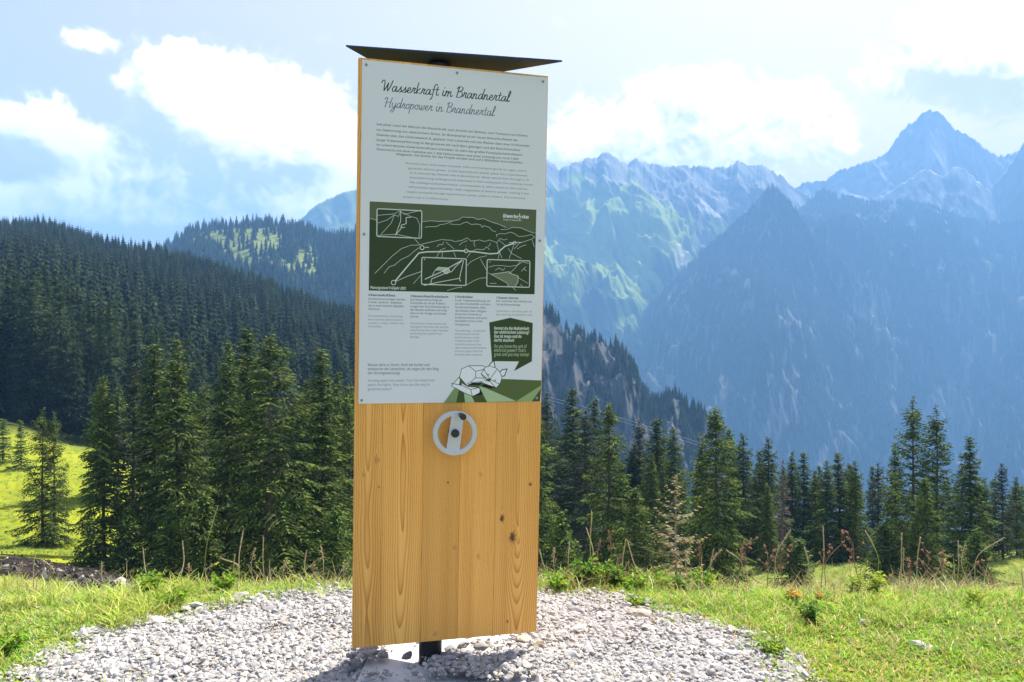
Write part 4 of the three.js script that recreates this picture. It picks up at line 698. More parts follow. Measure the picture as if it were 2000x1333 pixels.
// ------------------------------------------------------------------ the information sign
{
  const BW = 0.8872, BH = 2.6916, TH = 0.042;
  const ex = V3(0.96829, -0.00496, -0.24977), ey = V3(0.01949, 0.99826, 0.05573), ez = V3(0.24906, -0.05883, 0.9667);
  const centre = V3(-0.28287, EYE - 0.03546, -3.6);        // middle of the board's front
  const turn = new THREE.Matrix4().makeBasis(ex, ey, ez);
  const C = (u, v, w = 0) => V3(u - BW / 2, BH / 2 - v, w); // u from the left edge, v from the top edge, w in front of the board
  const world = (p) => p.clone().applyMatrix4(turn).add(centre);
  // post axis behind the board
  const postU = 0.379, back = -(TH + 0.062);
  const foot = world(C(postU, BH + 0.26, back));
  const sign = thing('information_board', 'tall larch information board on a dark post with printed panel, hand wheel and metal roof', 'information board', foot);
  sign.quaternion.setFromRotationMatrix(turn);
  const off = centre.clone().sub(foot).applyMatrix4(turn.clone().invert());
  const P = (u, v, w = 0) => C(u, v, w).add(off);
  const put = (name, geo, m, u, v, w, parent = sign) => { const o = mesh(name, geo, m, parent); o.position.copy(P(u, v, w)); return o; };
  // --- wood: glued larch staves, each with its own growth rings
  const CUT = [0, 0.126, 0.315, 0.492, 0.665, BW];
  const photoUV = (px, py) => { // from a place in the photograph to the board, by its four corners
    const s = [[700.5, 113], [1071, 147.5], [1048, 1234], [687, 1268]], solve = photoUV.h || (photoUV.h = square(s));
    const [a, b, c, d, e, f, g, h] = solve, w = g * px + h * py + 1; return [(a * px + b * py + c) / w * BW, (d * px + e * py + f) / w * BH];
  };
  function square(s) { // homography taking the four points to the unit square
    const t = [[0, 0], [1, 0], [1, 1], [0, 1]], A = [];
    s.forEach(([x, y], i) => { const [u, v] = t[i]; A.push([x, y, 1, 0, 0, 0, -u * x, -u * y, u], [0, 0, 0, x, y, 1, -v * x, -v * y, v]); });
    for (let i = 0; i < 8; i++) { let p = i; for (let k = i; k < 8; k++) if (Math.abs(A[k][i]) > Math.abs(A[p][i])) p = k; [A[i], A[p]] = [A[p], A[i]]; for (let k = 0; k < 8; k++) if (k !== i) { const f = A[k][i] / A[i][i]; for (let j = i; j < 9; j++) A[k][j] -= f * A[i][j]; } }
    return A.map((row, i) => row[8] / row[i]);
  }
  const Z = (zx, zy) => photoUV(670 + zx / 2.3667, 770 + zy / 2.3667);
  const KNOTS = [[122, 230, 15, 0.5], [155, 306, 14, 0.6], [95, 375, 9, 0.5], [380, 278, 16, 0.5], [680, 140, 16, 0.3], [635, 370, 11, 0.4], [640, 465, 6, 0.5], [866, 415, 8, 1], [735, 572, 10, 1], [783, 660, 15, 1], [628, 540, 10, 0.6], [710, 485, 11, 0.5], [440, 715, 16, 0.5], [460, 795, 11, 0.5], [120, 810, 9, 0.5], [560, 930, 18, 0.3], [620, 935, 6, 0.5], [460, 353, 7, 0.5], [485, 407, 5, 1], [165, 430, 4, 0.9], [740, 378, 5, 0.5], [760, 1050, 5, 1], [425, 1110, 13, 0.4], [625, 750, 12, 0.4], [490, 298, 11, 0.5], [470, 570, 5, 0.5], [580, 60, 12, 0.4], [60, 790, 12, 0.4], [400, 790, 12, 0.35], [515, 710, 12, 0.3]].filter(([x, , , d]) => d > 0.6 || x % 2).map(([x, y, r, d]) => [...Z(x, y), r * (d > 0.7 ? 0.0009 : 0.00062), d]);
  const TWn = 1024, THn = 2048, woodTex = (() => {
    const d = new Uint8Array(TWn * THn * 4);
    // how each stave was sawn: pith offset, ring spacing, depth of the cut, tone
    const STAVE = [[0.06, 0.0085, 0.018, 0.97], [0.10, 0.0088, 0.02, 1.06], [0.30, 0.0062, 0.07, 0.92], [0.30, 0.0066, 0.05, 1.06], [0.11, 0.008, 0.03, 0.96]];
    for (let y = 0; y < THn; y++) for (let x = 0; x < TWn; x++) {
      const u = (x + 0.5) / TWn * BW, v = (1 - (y + 0.5) / THn) * BH; let k = 0; while (k < 4 && u > CUT[k + 1]) k++;
      const [pith, gap, deep, tone] = STAVE[k], mid = k === 2 || k === 3 ? CUT[k] - pith * 0.5 : (CUT[k] + CUT[k + 1]) / 2;
      let du = u - mid + 0.012 * noise(v * 1.3 + k * 9, k * 3.1) + 0.004 * noise(v * 4.5 + k * 5, u * 6 + k);
      let near = 9, dark = 0, push = 0;
      for (const [ku, kv, kr, kd] of KNOTS) { const wob = 1 + 0.35 * noise(u * 90 + ku * 50, v * 90), a = (u - ku) / kr * wob, b = (v - kv) / (kr * (0.8 + 0.9 * ((ku * 37) % 1))) * wob, q = a * a + b * b; if (q < 30) { push += 1.7 * kr * Math.exp(-q / 6) * Math.sign(a || 1) * -1; if (q < near) { near = q; dark = kd; } } }
      du += push * 0.8;
      const dp = deep * (1 + 1.6 * noise(v * 0.42 + k * 7.7, k)) + 0.03 * (v - 1.9) + 0.012 * noise(v * 2.1 + k * 3, 5), ring = Math.sqrt(du * du + dp * dp * 1.3) / gap + 0.15 * noise(u * 40, v * 3);
      const fr = ring - Math.floor(ring), late = Math.pow(fr, 3.2) * (fr < 0.97 ? 1 : (1 - fr) / 0.03), fibre = noise(u * 700 + k * 31, v * 9) * 0.5 + noise(u * 260, v * 3.3 + k) * 0.5;
      const wide = noise(u * 22 + k * 5, v * 0.6) * 0.7 + 0.4 * noise(u * 55 + k * 3, v * 1.4 + 9);
      let c = mixc([0.92, 0.475, 0.112], [0.54, 0.2, 0.034], clamp(late * 1.0 + 0.04 + fibre * 0.07 - wide * 0.08));
      c = c.map((q, i) => q * tone * (1 + 0.08 * fibre + [0.07, 0.13, 0.2][i] * wide));
      if (near < 6) { const q = Math.sqrt(near), rings = 0.5 + 0.5 * Math.sin(q * 9); c = mixc(c, mixc([0.36, 0.15, 0.05], [0.3, 0.12, 0.04], rings), clamp((1.15 - q) * 2) * (0.25 + 0.4 * dark * dark + 0.15 * rings)); if (dark > 0.8) c = mixc(c, [0.07, 0.035, 0.02], clamp((1.0 - q) * 3) * 0.85); if (q > 0.9 && q < 1.4) c = mixc(c, [0.22, 0.085, 0.03], 0.35 * dark); }
      const o = (y * TWn + x) * 4; for (let i = 0; i < 3; i++) { const s = clamp(c[i]); d[o + i] = 255 * (s <= 0.0031308 ? s * 12.92 : 1.055 * Math.pow(s, 1 / 2.4) - 0.055); } d[o + 3] = 255;
    }
    const t = new THREE.DataTexture(d, TWn, THn); t.colorSpace = THREE.SRGBColorSpace; t.magFilter = THREE.LinearFilter; t.minFilter = THREE.LinearMipmapLinearFilter; t.generateMipmaps = true; t.needsUpdate = true; t.wrapS = t.wrapT = THREE.RepeatWrapping; return t;
  })();
  const larch = mat(1, 1, 1, { map: woodTex, roughness: 0.62, specularIntensity: 0.5 });
  const stave = (u0, u1, h, th, v0 = 0) => {
    const g = new RoundedBoxGeometry(u1 - u0 - 0.0006, h, th, 2, 0.0016), p = g.attributes.position, uv = g.attributes.uv, n = g.attributes.normal;
    for (let i = 0; i < p.count; i++) { const side = Math.abs(n.getX(i)) > 0.7; uv.setXY(i, ((u0 + u1) / 2 + p.getX(i) + (side ? p.getZ(i) : 0)) / BW, (p.getY(i) + h / 2) / BH); }
    return g;
  };
  for (let k = 0; k < 5; k++) { const o = put('plank', stave(CUT[k], CUT[k + 1], BH, TH), larch, (CUT[k] + CUT[k + 1]) / 2, BH / 2, -TH / 2); o.position.z += [0, 0.0003, -0.0002, 0.0002, 0][k]; }
  // --- printed panel
  const S = { u: 0.0155, v: 0.0095, w: 0.867, h: 1.546 }, K = 1280, CW = Math.round(S.w * K), CH = Math.round(S.h * K);
  const cv = document.createElement('canvas'); cv.width = CW; cv.height = CH; const g = cv.getContext('2d');
  const px = (x, y) => { const [u, v] = photoUV(x, y); return [(u - S.u) * K, (v - S.v) * K]; };
  const z2 = (x, y) => px(690 + x / 5, 380 + y / 5), z3 = (x, y) => px(690 + x / 5, 560 + y / 5);
  const path = (pts, close) => { g.beginPath(); pts.forEach(([x, y], i) => i ? g.lineTo(x, y) : g.moveTo(x, y)); if (close) g.closePath(); };
  const fill = (pts, c) => { g.fillStyle = c; path(pts, true); g.fill(); };
  const line = (pts, w, c) => { g.strokeStyle = c; g.lineWidth = w; g.lineJoin = g.lineCap = 'round'; path(pts); g.stroke(); };
  const pairs = (f, a) => { const r = []; for (let i = 0; i < a.length; i += 2) r.push(f(a[i], a[i + 1])); return r; };
  g.fillStyle = '#dcdedb'; g.fillRect(0, 0, CW, CH);
  // handwriting: each letter is a few pen strokes
  const PEN = {
    W: [1.7, [-0.1, 1.45, 0.02, 1.82, 0.25, 1.95, 0.4, 1.6, 0.42, 0.8, 0.48, 0.04], [0.48, 0.04, 0.75, 0.7, 1.0, 1.5], [1.0, 1.5, 0.98, 0.7, 1.05, 0.03], [1.05, 0.03, 1.4, 0.9, 1.62, 1.95]],
    a: [0.95, [0.72, 0.85, 0.42, 1.0, 0.1, 0.55, 0.18, 0.04, 0.48, 0.15, 0.74, 0.92], [0.74, 0.92, 0.68, 0.3, 0.8, 0.02, 1.0, 0.22]],
    s: [0.75, [0, 0.15, 0.3, 0.55, 0.48, 1.02], [0.48, 1.02, 0.46, 0.7, 0.6, 0.35, 0.42, 0.02, 0.12, 0.08], [0.5, 0.06, 0.8, 0.25]],
    e: [0.75, [0.02, 0.35, 0.45, 0.55, 0.52, 0.88, 0.33, 1.0, 0.1, 0.6, 0.2, 0.05, 0.5, 0.05, 0.8, 0.3]],
    r: [0.72, [0.0, 0.2, 0.18, 0.75, 0.2, 1.05], [0.2, 1.05, 0.34, 0.9, 0.55, 0.95, 0.42, 0.45, 0.5, 0.05, 0.75, 0.22]],
    k: [0.85, [0.2, 2.0, 0.12, 1.0, 0.1, 0.0], [0.62, 0.98, 0.18, 0.5, 0.5, 0.1, 0.88, 0.1]],
    f: [0.6, [0.82, 1.85, 0.58, 2.05, 0.36, 1.6, 0.28, 0.4, 0.2, -0.6, -0.08, -0.85], [0.05, 1.0, 0.68, 1.04]],
    t: [0.62, [0.34, 1.6, 0.24, 0.4, 0.36, 0.02, 0.66, 0.22], [0.0, 1.05, 0.62, 1.12]],
    i: [0.5, [0.16, 1.0, 0.12, 0.3, 0.24, 0.02, 0.48, 0.22], [0.26, 1.5, 0.28, 1.56]],
    m: [1.3, [0.12, 0.98, 0.08, 0.0], [0.08, 0.4, 0.32, 0.92, 0.5, 0.85, 0.48, 0.0], [0.48, 0.4, 0.75, 0.92, 0.95, 0.85, 0.92, 0.2, 1.04, 0.02, 1.3, 0.22]],
    n: [0.92, [0.12, 0.98, 0.08, 0.0], [0.08, 0.4, 0.36, 0.95, 0.56, 0.82, 0.53, 0.2, 0.64, 0.02, 0.92, 0.22]],
    B: [1.15, [0.32, 1.9, 0.22, 0.9, 0.16, 0.0], [0.0, 1.62, 0.4, 2.0, 0.92, 1.85, 0.82, 1.3, 0.35, 1.06], [0.35, 1.06, 0.92, 0.98, 0.98, 0.3, 0.55, -0.02, 0.1, 0.1]],
    d: [0.95, [0.68, 0.88, 0.4, 1.0, 0.1, 0.55, 0.18, 0.04, 0.48, 0.15, 0.72, 0.9], [0.88, 2.0, 0.74, 0.9, 0.72, 0.1, 1.0, 0.22]],
    l: [0.52, [0.02, 0.3, 0.38, 1.2, 0.48, 1.9, 0.34, 2.02, 0.2, 1.4, 0.16, 0.2, 0.32, 0.02, 0.55, 0.22]],
    H: [1.3, [-0.12, 1.55, 0.1, 1.9, 0.36, 1.85, 0.28, 0.9, 0.2, 0.0], [1.2, 1.95, 1.02, 0.9, 0.98, 0.05, 1.2, 0.12], [0.1, 0.95, 0.6, 1.02, 1.1, 1.1]],
    y: [0.88, [0.12, 0.98, 0.1, 0.35, 0.3, 0.04, 0.6, 0.45, 0.72, 0.98], [0.72, 0.98, 0.6, -0.3, 0.3, -0.9, 0.02, -0.7, 0.3, -0.25, 0.88, 0.25]],
    o: [0.78, [0.5, 0.96, 0.16, 0.82, 0.1, 0.25, 0.4, 0.02, 0.64, 0.4, 0.5, 0.96, 0.82, 0.9]],
    p: [0.82, [0.16, 1.0, 0.06, 0.0, 0.0, -0.85], [0.12, 0.5, 0.42, 1.0, 0.68, 0.7, 0.5, 0.1, 0.1, 0.1]],
    w: [1.12, [0.12, 0.96, 0.12, 0.25, 0.3, 0.04, 0.52, 0.5, 0.54, 0.9], [0.54, 0.6, 0.56, 0.1, 0.76, 0.05, 0.96, 0.5, 0.92, 0.95, 1.15, 0.85]], ' ': [0.55],
  };
  function script(text, x, y, size, width, tint, thick) {
    let adv = 0; for (const c of text) adv += PEN[c][0]; const sx = width / adv; let at0 = 0;
    for (const c of text) {
      const [a, ...strokes] = PEN[c];
      for (const q of strokes) {
        const pts = []; for (let i = 0; i < q.length; i += 2) pts.push(new THREE.Vector2(x + (at0 + q[i] + q[i + 1] * 0.16) * sx, y - q[i + 1] * size));
        const sm = pts.length > 2 ? new THREE.SplineCurve(pts).getPoints(26) : pts;
        for (let i = 1; i < sm.length; i++) { const dx = sm[i].x - sm[i - 1].x, dy = sm[i].y - sm[i - 1].y, dirn = Math.atan2(dy, dx); line([[sm[i - 1].x, sm[i - 1].y], [sm[i].x, sm[i].y]], thick * (0.55 + 0.75 * Math.abs(Math.sin(dirn - 0.35))), tint); }
      }
      at0 += a;
    }
  }
  const X = (x, y) => px(x, y)[0], Y = (x, y) => px(x, y)[1];
  script('Wasserkraft im Brandnertal', X(744, 175), Y(744, 178), 0.0245 * K, (X(998, 190) - X(744, 175)) * 0.985, '#1d2124', 3.9);
  script('Hydropower in Brandnertal', X(750, 208), Y(750, 210), 0.0225 * K, (X(968, 222) - X(750, 208)) * 0.985, '#60686c', 3.2);
  // a block of text: each line fitted between two places of the photograph
  function text(lines, tint, weight = '', size) { for (const [s, x0, x1, y] of lines) { const [ax, ay] = px(x0, y), bx = px(x1, y)[0]; g.fillStyle = tint; g.font = `${weight} ${size}px sans-serif`; g.textBaseline = 'alphabetic'; const w = g.measureText(s).width; g.save(); g.translate(ax, ay); g.scale((bx - ax) / w, 1); g.fillText(s, 0, 0); g.restore(); } }
  const sl = (y0, x) => y0 + (x - 735) * 0.062;
  const para = (list, tint, size, weight) => text(list.map(([s, x0, x1, y]) => [s, x0, x1, y]), tint, weight, size);
  para([
    ['Seit jeher nutzt der Mensch die Wasserkraft: zum Antrieb von Mühlen, zum Transport von Gütern,', 735, 1032, 245.5], ['zur Gewinnung von elektrischem Strom. Im Brandnertal ist ein neues Wasserkraftwerk der', 735, 1012, 256], ['illwerke vkw, das Lünerseewerk II, geplant: Vom Lünersee soll das Wasser über eine 10 Kilometer', 735, 1035, 266],
    ['lange Triebwasserführung im Berginneren bis nach Bürs gelangen und die Maschinensätze', 735, 1016, 276], ['im unterirdischen Kavernenkrafthaus antreiben. Es wäre das größte Pumpspeicherkraftwerk', 735, 1020, 285.5], ['Österreichs mit einer Fallhöhe von 1.300 Höhenmetern und einer Leistung von rund 1.000', 735, 1013, 294.5], ['Megawatt. Die Kosten für das Projekt würden sich auf 2 Milliarden Euro belaufen.', 774, 1021, 303.5],
  ], '#14181a', 15.5);
  para([
    ['Humans have used water to power mills and transport goods for ages, and to', 792, 1029, 321], ['generate electric power. A new hydroelectric power plant, the Lünerseewerk', 797, 1030, 330.5], ['II, is planned by illwerke vkw in Brandnertal. Water would flow through a 10', 800, 1033, 339.5], ['kilometre-long underground waterway to Bürs and power the machines inside', 800, 1041, 348.5],
    ['the underground powerhouse. Lünerseewerk II, with a head of 1300 metres,', 800, 1031, 358], ['will produce approximately 1000 megawatts of electric power, making it the', 797, 1033, 367], ['largest pumped-storage hydroelectric power plant in Austria. The estimated', 794, 1026, 376.5], ['project cost is 2 billion euros.', 787, 876, 386.5],
  ], '#6b7376', 14.5);
  // map
  const dark = '#37462a', pale = '#dfe3d8', sky = '#5a6346';
  const frame = pairs(z2, [160, 70, 1785, 143, 1768, 968, 150, 938]);
  fill(frame, dark);
  fill(pairs(z2, [160, 70, 1785, 143, 1778, 372, 1745, 365, 1690, 345, 1640, 322, 1570, 315, 1540, 320, 1490, 318, 1430, 290, 1340, 262, 1270, 232, 1210, 240, 1170, 222, 1060, 218, 1030, 245, 960, 258, 900, 258, 830, 262, 760, 255, 670, 262, 230, 255, 195, 243, 160, 236]), sky);
  const L = (a, w = 2.4) => line(pairs(z2, a), w, pale);
  L([160, 236, 195, 243, 228, 255]); L([672, 265, 760, 255, 830, 262, 900, 258, 960, 258, 1030, 245, 1060, 218, 1170, 222, 1210, 240, 1270, 232, 1340, 262, 1430, 290, 1490, 318]); L([1440, 338, 1500, 335, 1540, 320, 1570, 315, 1640, 322, 1690, 345, 1745, 365, 1778, 372]);
  L([700, 318, 760, 312, 810, 312, 850, 292, 900, 285, 960, 262]); L([940, 285, 980, 290, 1040, 292, 1080, 272, 1110, 266, 1150, 290, 1200, 285, 1240, 290, 1258, 318, 1272, 300, 1330, 318, 1350, 345, 1390, 362]);
  L([1400, 410, 1395, 388, 1430, 378, 1480, 380, 1530, 362, 1570, 375, 1610, 405, 1680, 400, 1740, 385, 1765, 408]); L([1570, 525, 1620, 470, 1680, 450, 1740, 430, 1770, 408]); L([1745, 440, 1765, 505]); L([1600, 525, 1640, 500, 1685, 487]);
  L([210, 770, 300, 680, 380, 600, 470, 528, 560, 495, 640, 492, 690, 478, 780, 458, 860, 438, 910, 442, 960, 445, 990, 458, 1060, 445, 1110, 420, 1150, 452, 1230, 440, 1280, 455, 1330, 440, 1400, 465, 1430, 425, 1470, 440, 1500, 430]);
  L([300, 768, 350, 705, 400, 690, 465, 635, 540, 600, 600, 548, 640, 520]); L([585, 870, 660, 785]); L([600, 435, 648, 490]); L([810, 610, 840, 560, 850, 540, 900, 520]); L([866, 610, 868, 560]); L([980, 560, 1000, 610]); L([905, 465, 985, 530]); L([880, 460, 870, 490, 840, 485, 815, 508]); L([1035, 492, 1060, 468, 1110, 448]); L([1185, 445, 1175, 480, 1190, 505]);
  L([1105, 695, 1150, 650, 1230, 610, 1300, 595]); L([1110, 610, 1150, 555, 1200, 530, 1270, 535, 1300, 505, 1330, 535]); L([1240, 625, 1300, 735]); L([1340, 470, 1320, 505]); L([1425, 445, 1480, 490]); L([1510, 520, 1545, 570, 1640, 620]); L([1400, 470, 1415, 530, 1450, 615]); L([1425, 560, 1415, 620]);
  L([915, 935, 1000, 910, 1060, 900]); L([1095, 885, 1180, 835, 1240, 812, 1305, 808]); L([400, 855, 520, 800, 660, 752], 3); L([1520, 620, 1568, 480]); L([1530, 880, 1585, 930]);
  const wide = (a, w) => { line(pairs(z2, a), w + 4, 'rgba(223,227,216,0.35)'); line(pairs(z2, a), w, pale); };
  wide([395, 860, 520, 710, 640, 570, 720, 558, 860, 556, 1000, 545, 1100, 548, 1220, 560, 1330, 575, 1405, 570, 1440, 535, 1480, 500, 1540, 480, 1575, 470], 6);
  const ring = (x, y, r, w = 4) => { const [a, b] = z2(x, y); g.beginPath(); g.arc(a, b, r, 0, 7); g.fillStyle = dark; g.fill(); g.strokeStyle = pale; g.lineWidth = w; g.stroke(); };
  ring(392, 860, 13); ring(670, 518, 12); L([700, 515, 735, 515], 4); ring(1100, 548, 11); ring(1575, 466, 9, 3); L([1520, 466, 1635, 462], 4);
  const note = (s, f, x, y, size, tint, weight = '') => { const [a, b] = f(x, y); g.font = `${weight} ${size}px sans-serif`; g.fillStyle = tint; g.fillText(s, a, b); };
  note('2', z2, 1092, 556, 11, pale, 'bold'); note('2', z2, 1093, 508, 10, pale);
  const inset = (x0, y0, x1, y1, dx) => { const a = z2(x0, y0), b = z2(x1, y1); g.beginPath(); g.roundRect(a[0], a[1], b[0] - a[0], b[1] - a[1] - 2, 9); g.fillStyle = dark; g.fill(); g.strokeStyle = 'rgba(223,227,216,0.35)'; g.lineWidth = 8; g.stroke(); g.strokeStyle = pale; g.lineWidth = 4; g.stroke(); };
  inset(232, 140, 664, 430); L([236, 205, 400, 190, 455, 160, 500, 195, 660, 152]); L([240, 280, 330, 250, 400, 200]); L([270, 390, 370, 280, 400, 200, 440, 215, 460, 165]); L([462, 165, 462, 260, 412, 395], 3.4); L([490, 180, 560, 215, 620, 230, 650, 300, 640, 400]); L([560, 222, 515, 225, 515, 285, 468, 300, 465, 335, 410, 395], 4); L([465, 322, 502, 322], 4); L([240, 400, 420, 388, 600, 425]);
  inset(668, 612, 1098, 888); fill(pairs(z2, [800, 740, 830, 705, 920, 712, 945, 735, 915, 765, 870, 742]), '#aeb5a2'); L([700, 825, 870, 748, 1060, 640], 5); L([755, 862, 765, 822, 900, 765], 4); L([770, 785, 800, 735, 830, 708, 920, 715, 940, 740], 3); L([880, 750, 905, 770, 945, 750], 6); L([955, 755, 1000, 700, 1060, 640], 4); L([1075, 640, 1035, 815, 1045, 845], 4); L([690, 885, 850, 850, 1035, 815], 4); note('4', z2, 688, 640, 13, pale, 'bold');
  inset(1306, 630, 1718, 903); fill(pairs(z2, [1345, 775, 1520, 748, 1545, 770, 1610, 790, 1605, 850, 1575, 895, 1515, 890, 1500, 860]), '#737a5e'); L([1320, 762, 1345, 775, 1500, 860, 1515, 892]); L([1345, 775, 1520, 748, 1545, 770, 1610, 790, 1605, 850, 1575, 895], 3); L([1322, 705, 1370, 690, 1440, 688, 1520, 698, 1600, 685, 1650, 650, 1710, 668]); L([1385, 735, 1420, 712, 1460, 735, 1480, 712]); L([1520, 770, 1590, 700, 1625, 650]); L([1640, 745, 1680, 700]); L([1600, 800, 1700, 860]); L([1335, 862, 1395, 864]); L([1630, 870, 1650, 890]); L([1660, 720, 1690, 740]); note('1', z2, 1326, 660, 13, pale, 'bold'); note('3', z2, 636, 416, 12, pale, 'bold');
  { const [a, b] = z2(1458, 222), [c] = z2(1612, 222); g.fillStyle = '#eef0ea'; g.font = 'bold 31px sans-serif'; let w = g.measureText('illwerke').width; g.save(); g.translate(a, b); g.scale((c - a) / w, 1); g.fillText('illwerke', 0, 0); g.restore(); line(pairs(z2, [1625, 180, 1616, 208, 1632, 206, 1622, 240]), 4, '#eef0ea'); const [e, f] = z2(1640, 228), [h] = z2(1712, 228); w = g.measureText('vkw').width; g.save(); g.translate(e, f); g.scale((h - e) / w, 1); g.fillText('vkw', 0, 0); g.restore(); g.font = '10px sans-serif'; const [m, n] = z2(1462, 246); g.fillText('Energie für Generationen.', m, n); }
  { const [a, b] = z2(162, 922), [c] = z2(510, 922); g.fillStyle = pale; g.font = 'italic bold 22px sans-serif'; const w = g.measureText('Planungsstand Frühjahr 2023').width; g.save(); g.translate(a, b); g.scale((c - a) / w, 1); g.fillText('Planungsstand Frühjahr 2023', 0, 0); g.restore(); }
  // four columns
  const col = (f, x, y, dy, lines, tint, size, weight = '') => lines.forEach(([s, x1], i) => { const [a, b] = f(x, y + i * dy), [c] = f(x1, y + i * dy); g.fillStyle = tint; g.font = `${weight} ${size}px sans-serif`; const w = g.measureText(s).width; g.save(); g.translate(a, b); g.scale((c - a) / w, 1); g.fillText(s, 0, 0); g.restore(); });
  const black = '#15191b', mid = '#454d50', light = '#868d90';
  col(z3, 145, 92, 0, [['4 Kavernenkrafthaus', 408]], black, 18, 'bold'); col(z3, 145, 128, 33, [['Die Maschinenanlagen werden', 508], ['in einer „Kaverne“, eingebaut,', 478], ['also in einem künstlich angelegten', 492], ['Hohlraum.', 262]], mid, 17); col(z3, 142, 295, 34, [['The powerhouse containing', 478], ['the machines will be built in', 482], ['a cavern, a cavity created in the', 492], ['mountain.', 285]], light, 17);
  col(z3, 555, 100, 0, [['3 Wasserschloss/Druckschacht', 925]], black, 18, 'bold'); col(z3, 555, 134, 33, [['Das Wasserschloss fängt die', 868], ['Druckstöße auf, die bei Änderun-', 902], ['rungen der Durchflussmenge in', 935], ['des Wassers auftreten und sorgt', 912], ['dass an der Anlage umschalten', 910], ['können.', 642]], mid, 17); col(z3, 552, 366, 33, [['The pressure tunnel absorbs the', 905], ['changes in the flow rate and pla', 930], ['required by the surge chamber', 930], ['protecting the system from', 868], ['damage.', 645]], light, 17);
  col(z3, 992, 105, 0, [['2 Druckstollen', 1165]], black, 18, 'bold'); col(z3, 992, 139, 33.5, [['In der Triebwasserführung, die', 1335], ['aus dem Druckstollen und dem', 1335], ['Druckschacht besteht, fließt', 1290], ['das Wasser unter stetigem', 1300], ['Druck vom Lünersee zu', 1250], ['Kraftmaschinen und wird', 1302], ['bei Bedarf zurück in den', 1262], ['See gepumpt.', 1138]], mid, 17); col(z3, 988, 434, 33.4, [['The waterway - comprised', 1285], ['of the pressure tunnel', 1228], ['and the pressure shaft -', 1240], ['transports water under', 1232], ['constant pressure from', 1250], ['Lake Lünersee to the turbines', 1300], ['and may pump it back into', 1265], ['the lake when required.', 1258]], light, 17);
  col(z3, 1393, 111, 0, [['1 Stausee Lünersee', 1612]], black, 18, 'bold'); col(z3, 1393, 143, 34, [['Der Lünersee dient bereits als', 1738], ['Teil der Bestandsanlage.', 1632]], mid, 17); col(z3, 1390, 240, 34, [['Lünersee is already part of', 1742], ['the existing installation and', 1745]], light, 17);
  col(z3, 138, 778, 40, [['Wasser wird zu Strom: Dreh die Kurbel und', 742], ['beobachte die Lämpchen, sie zeigen dir den Weg', 832], ['der Stromgewinnung!', 455]], mid, 22); col(z3, 138, 930, 42, [['Turning water into power: Turn the wheel and', 790], ['watch the lights, they show you the way to', 745], ['generate power!', 375]], light, 22);
  // green facets, fox and speech bubble
  fill(pairs(z3, [1440, 895, 1835, 908, 1820, 1112, 880, 1132, 990, 985, 1045, 900]), '#58683b');
  fill(pairs(z3, [880, 1132, 985, 985, 1030, 995, 1002, 1130]), '#7f9760'); fill(pairs(z3, [1002, 1130, 1030, 995, 1078, 1020, 1090, 1128]), '#46552f'); fill(pairs(z3, [1090, 1128, 1078, 1035, 1150, 1060, 1185, 1126]), '#a9bf92'); fill(pairs(z3, [1185, 1126, 1165, 1070, 1250, 1050, 1305, 1122]), '#46552f'); fill(pairs(z3, [1225, 965, 1290, 985, 1590, 1112, 1305, 1122]), '#a9bf92'); fill(pairs(z3, [1590, 1112, 1835, 955, 1833, 985, 1740, 1115]), '#8fa86f');
  fill(pairs(z3, [1740, 1115, 1832, 985, 1822, 1112]), '#46552f'); fill(pairs(z3, [1022, 960, 1045, 890, 1060, 960]), '#46552f');
  fill(pairs(z3, [1325, 345, 1530, 298, 1750, 347, 1742, 722, 1568, 818, 1616, 724, 1352, 722]), '#3a4a29');
  col(z3, 1372, 415, 39, [['Kennst du die Maßeinheit', 1716], ['der elektrischen Leistung?', 1718], ['Das ist mega und du', 1642], ['darfst staunen!', 1570]], '#dfe4d4', 27, 'bold'); col(z3, 1372, 592, 40, [['Do you know the unit of', 1690], ['electrical power? That’s', 1682], ['great and you may stamp!', 1714]], '#c6d2b0', 27);
  const white = '#e6e8e5', ink = '#1b1d1e', F = (a) => fill(pairs(z3, a), white), J = (a, w = 3) => line(pairs(z3, a), w, ink);
  const body = [1035, 885, 1055, 800, 1125, 768, 1260, 767, 1310, 790, 1265, 860, 1310, 915, 1430, 945, 1392, 985, 1250, 930, 1140, 950, 1110, 965, 1045, 890]; F(body); J([...body, 1035, 885]);
  J([1125, 768, 1195, 822, 1190, 885, 1150, 925, 1110, 945]); J([1195, 822, 1265, 805, 1310, 790]); J([1190, 885, 1265, 888]); J([1150, 935, 1260, 920]);
  const head = [1245, 845, 1290, 780, 1325, 770, 1395, 790, 1430, 830, 1452, 880, 1430, 942, 1392, 985, 1320, 905]; F(head); J([...head, 1245, 845]); J([1270, 795, 1330, 900, 1398, 805]); J([1330, 900, 1425, 945]); J([1245, 845, 1290, 915, 1330, 905]); J([1308, 845, 1320, 862, 1325, 850]); J([1370, 905, 1385, 915, 1390, 903]);
  F([1322, 772, 1345, 735, 1372, 718, 1382, 780]); J([1322, 772, 1345, 735, 1372, 718, 1382, 780], 5); F([1430, 825, 1455, 805, 1500, 797, 1475, 865, 1455, 868]); J([1430, 825, 1455, 805, 1500, 797, 1475, 865, 1455, 868], 5);
  fill(pairs(z3, [1316, 892, 1345, 896, 1328, 918]), ink); fill(pairs(z3, [1110, 955, 1160, 935, 1250, 932, 1235, 958]), ink); fill(pairs(z3, [1255, 950, 1300, 948, 1385, 975, 1340, 990, 1265, 970]), ink);
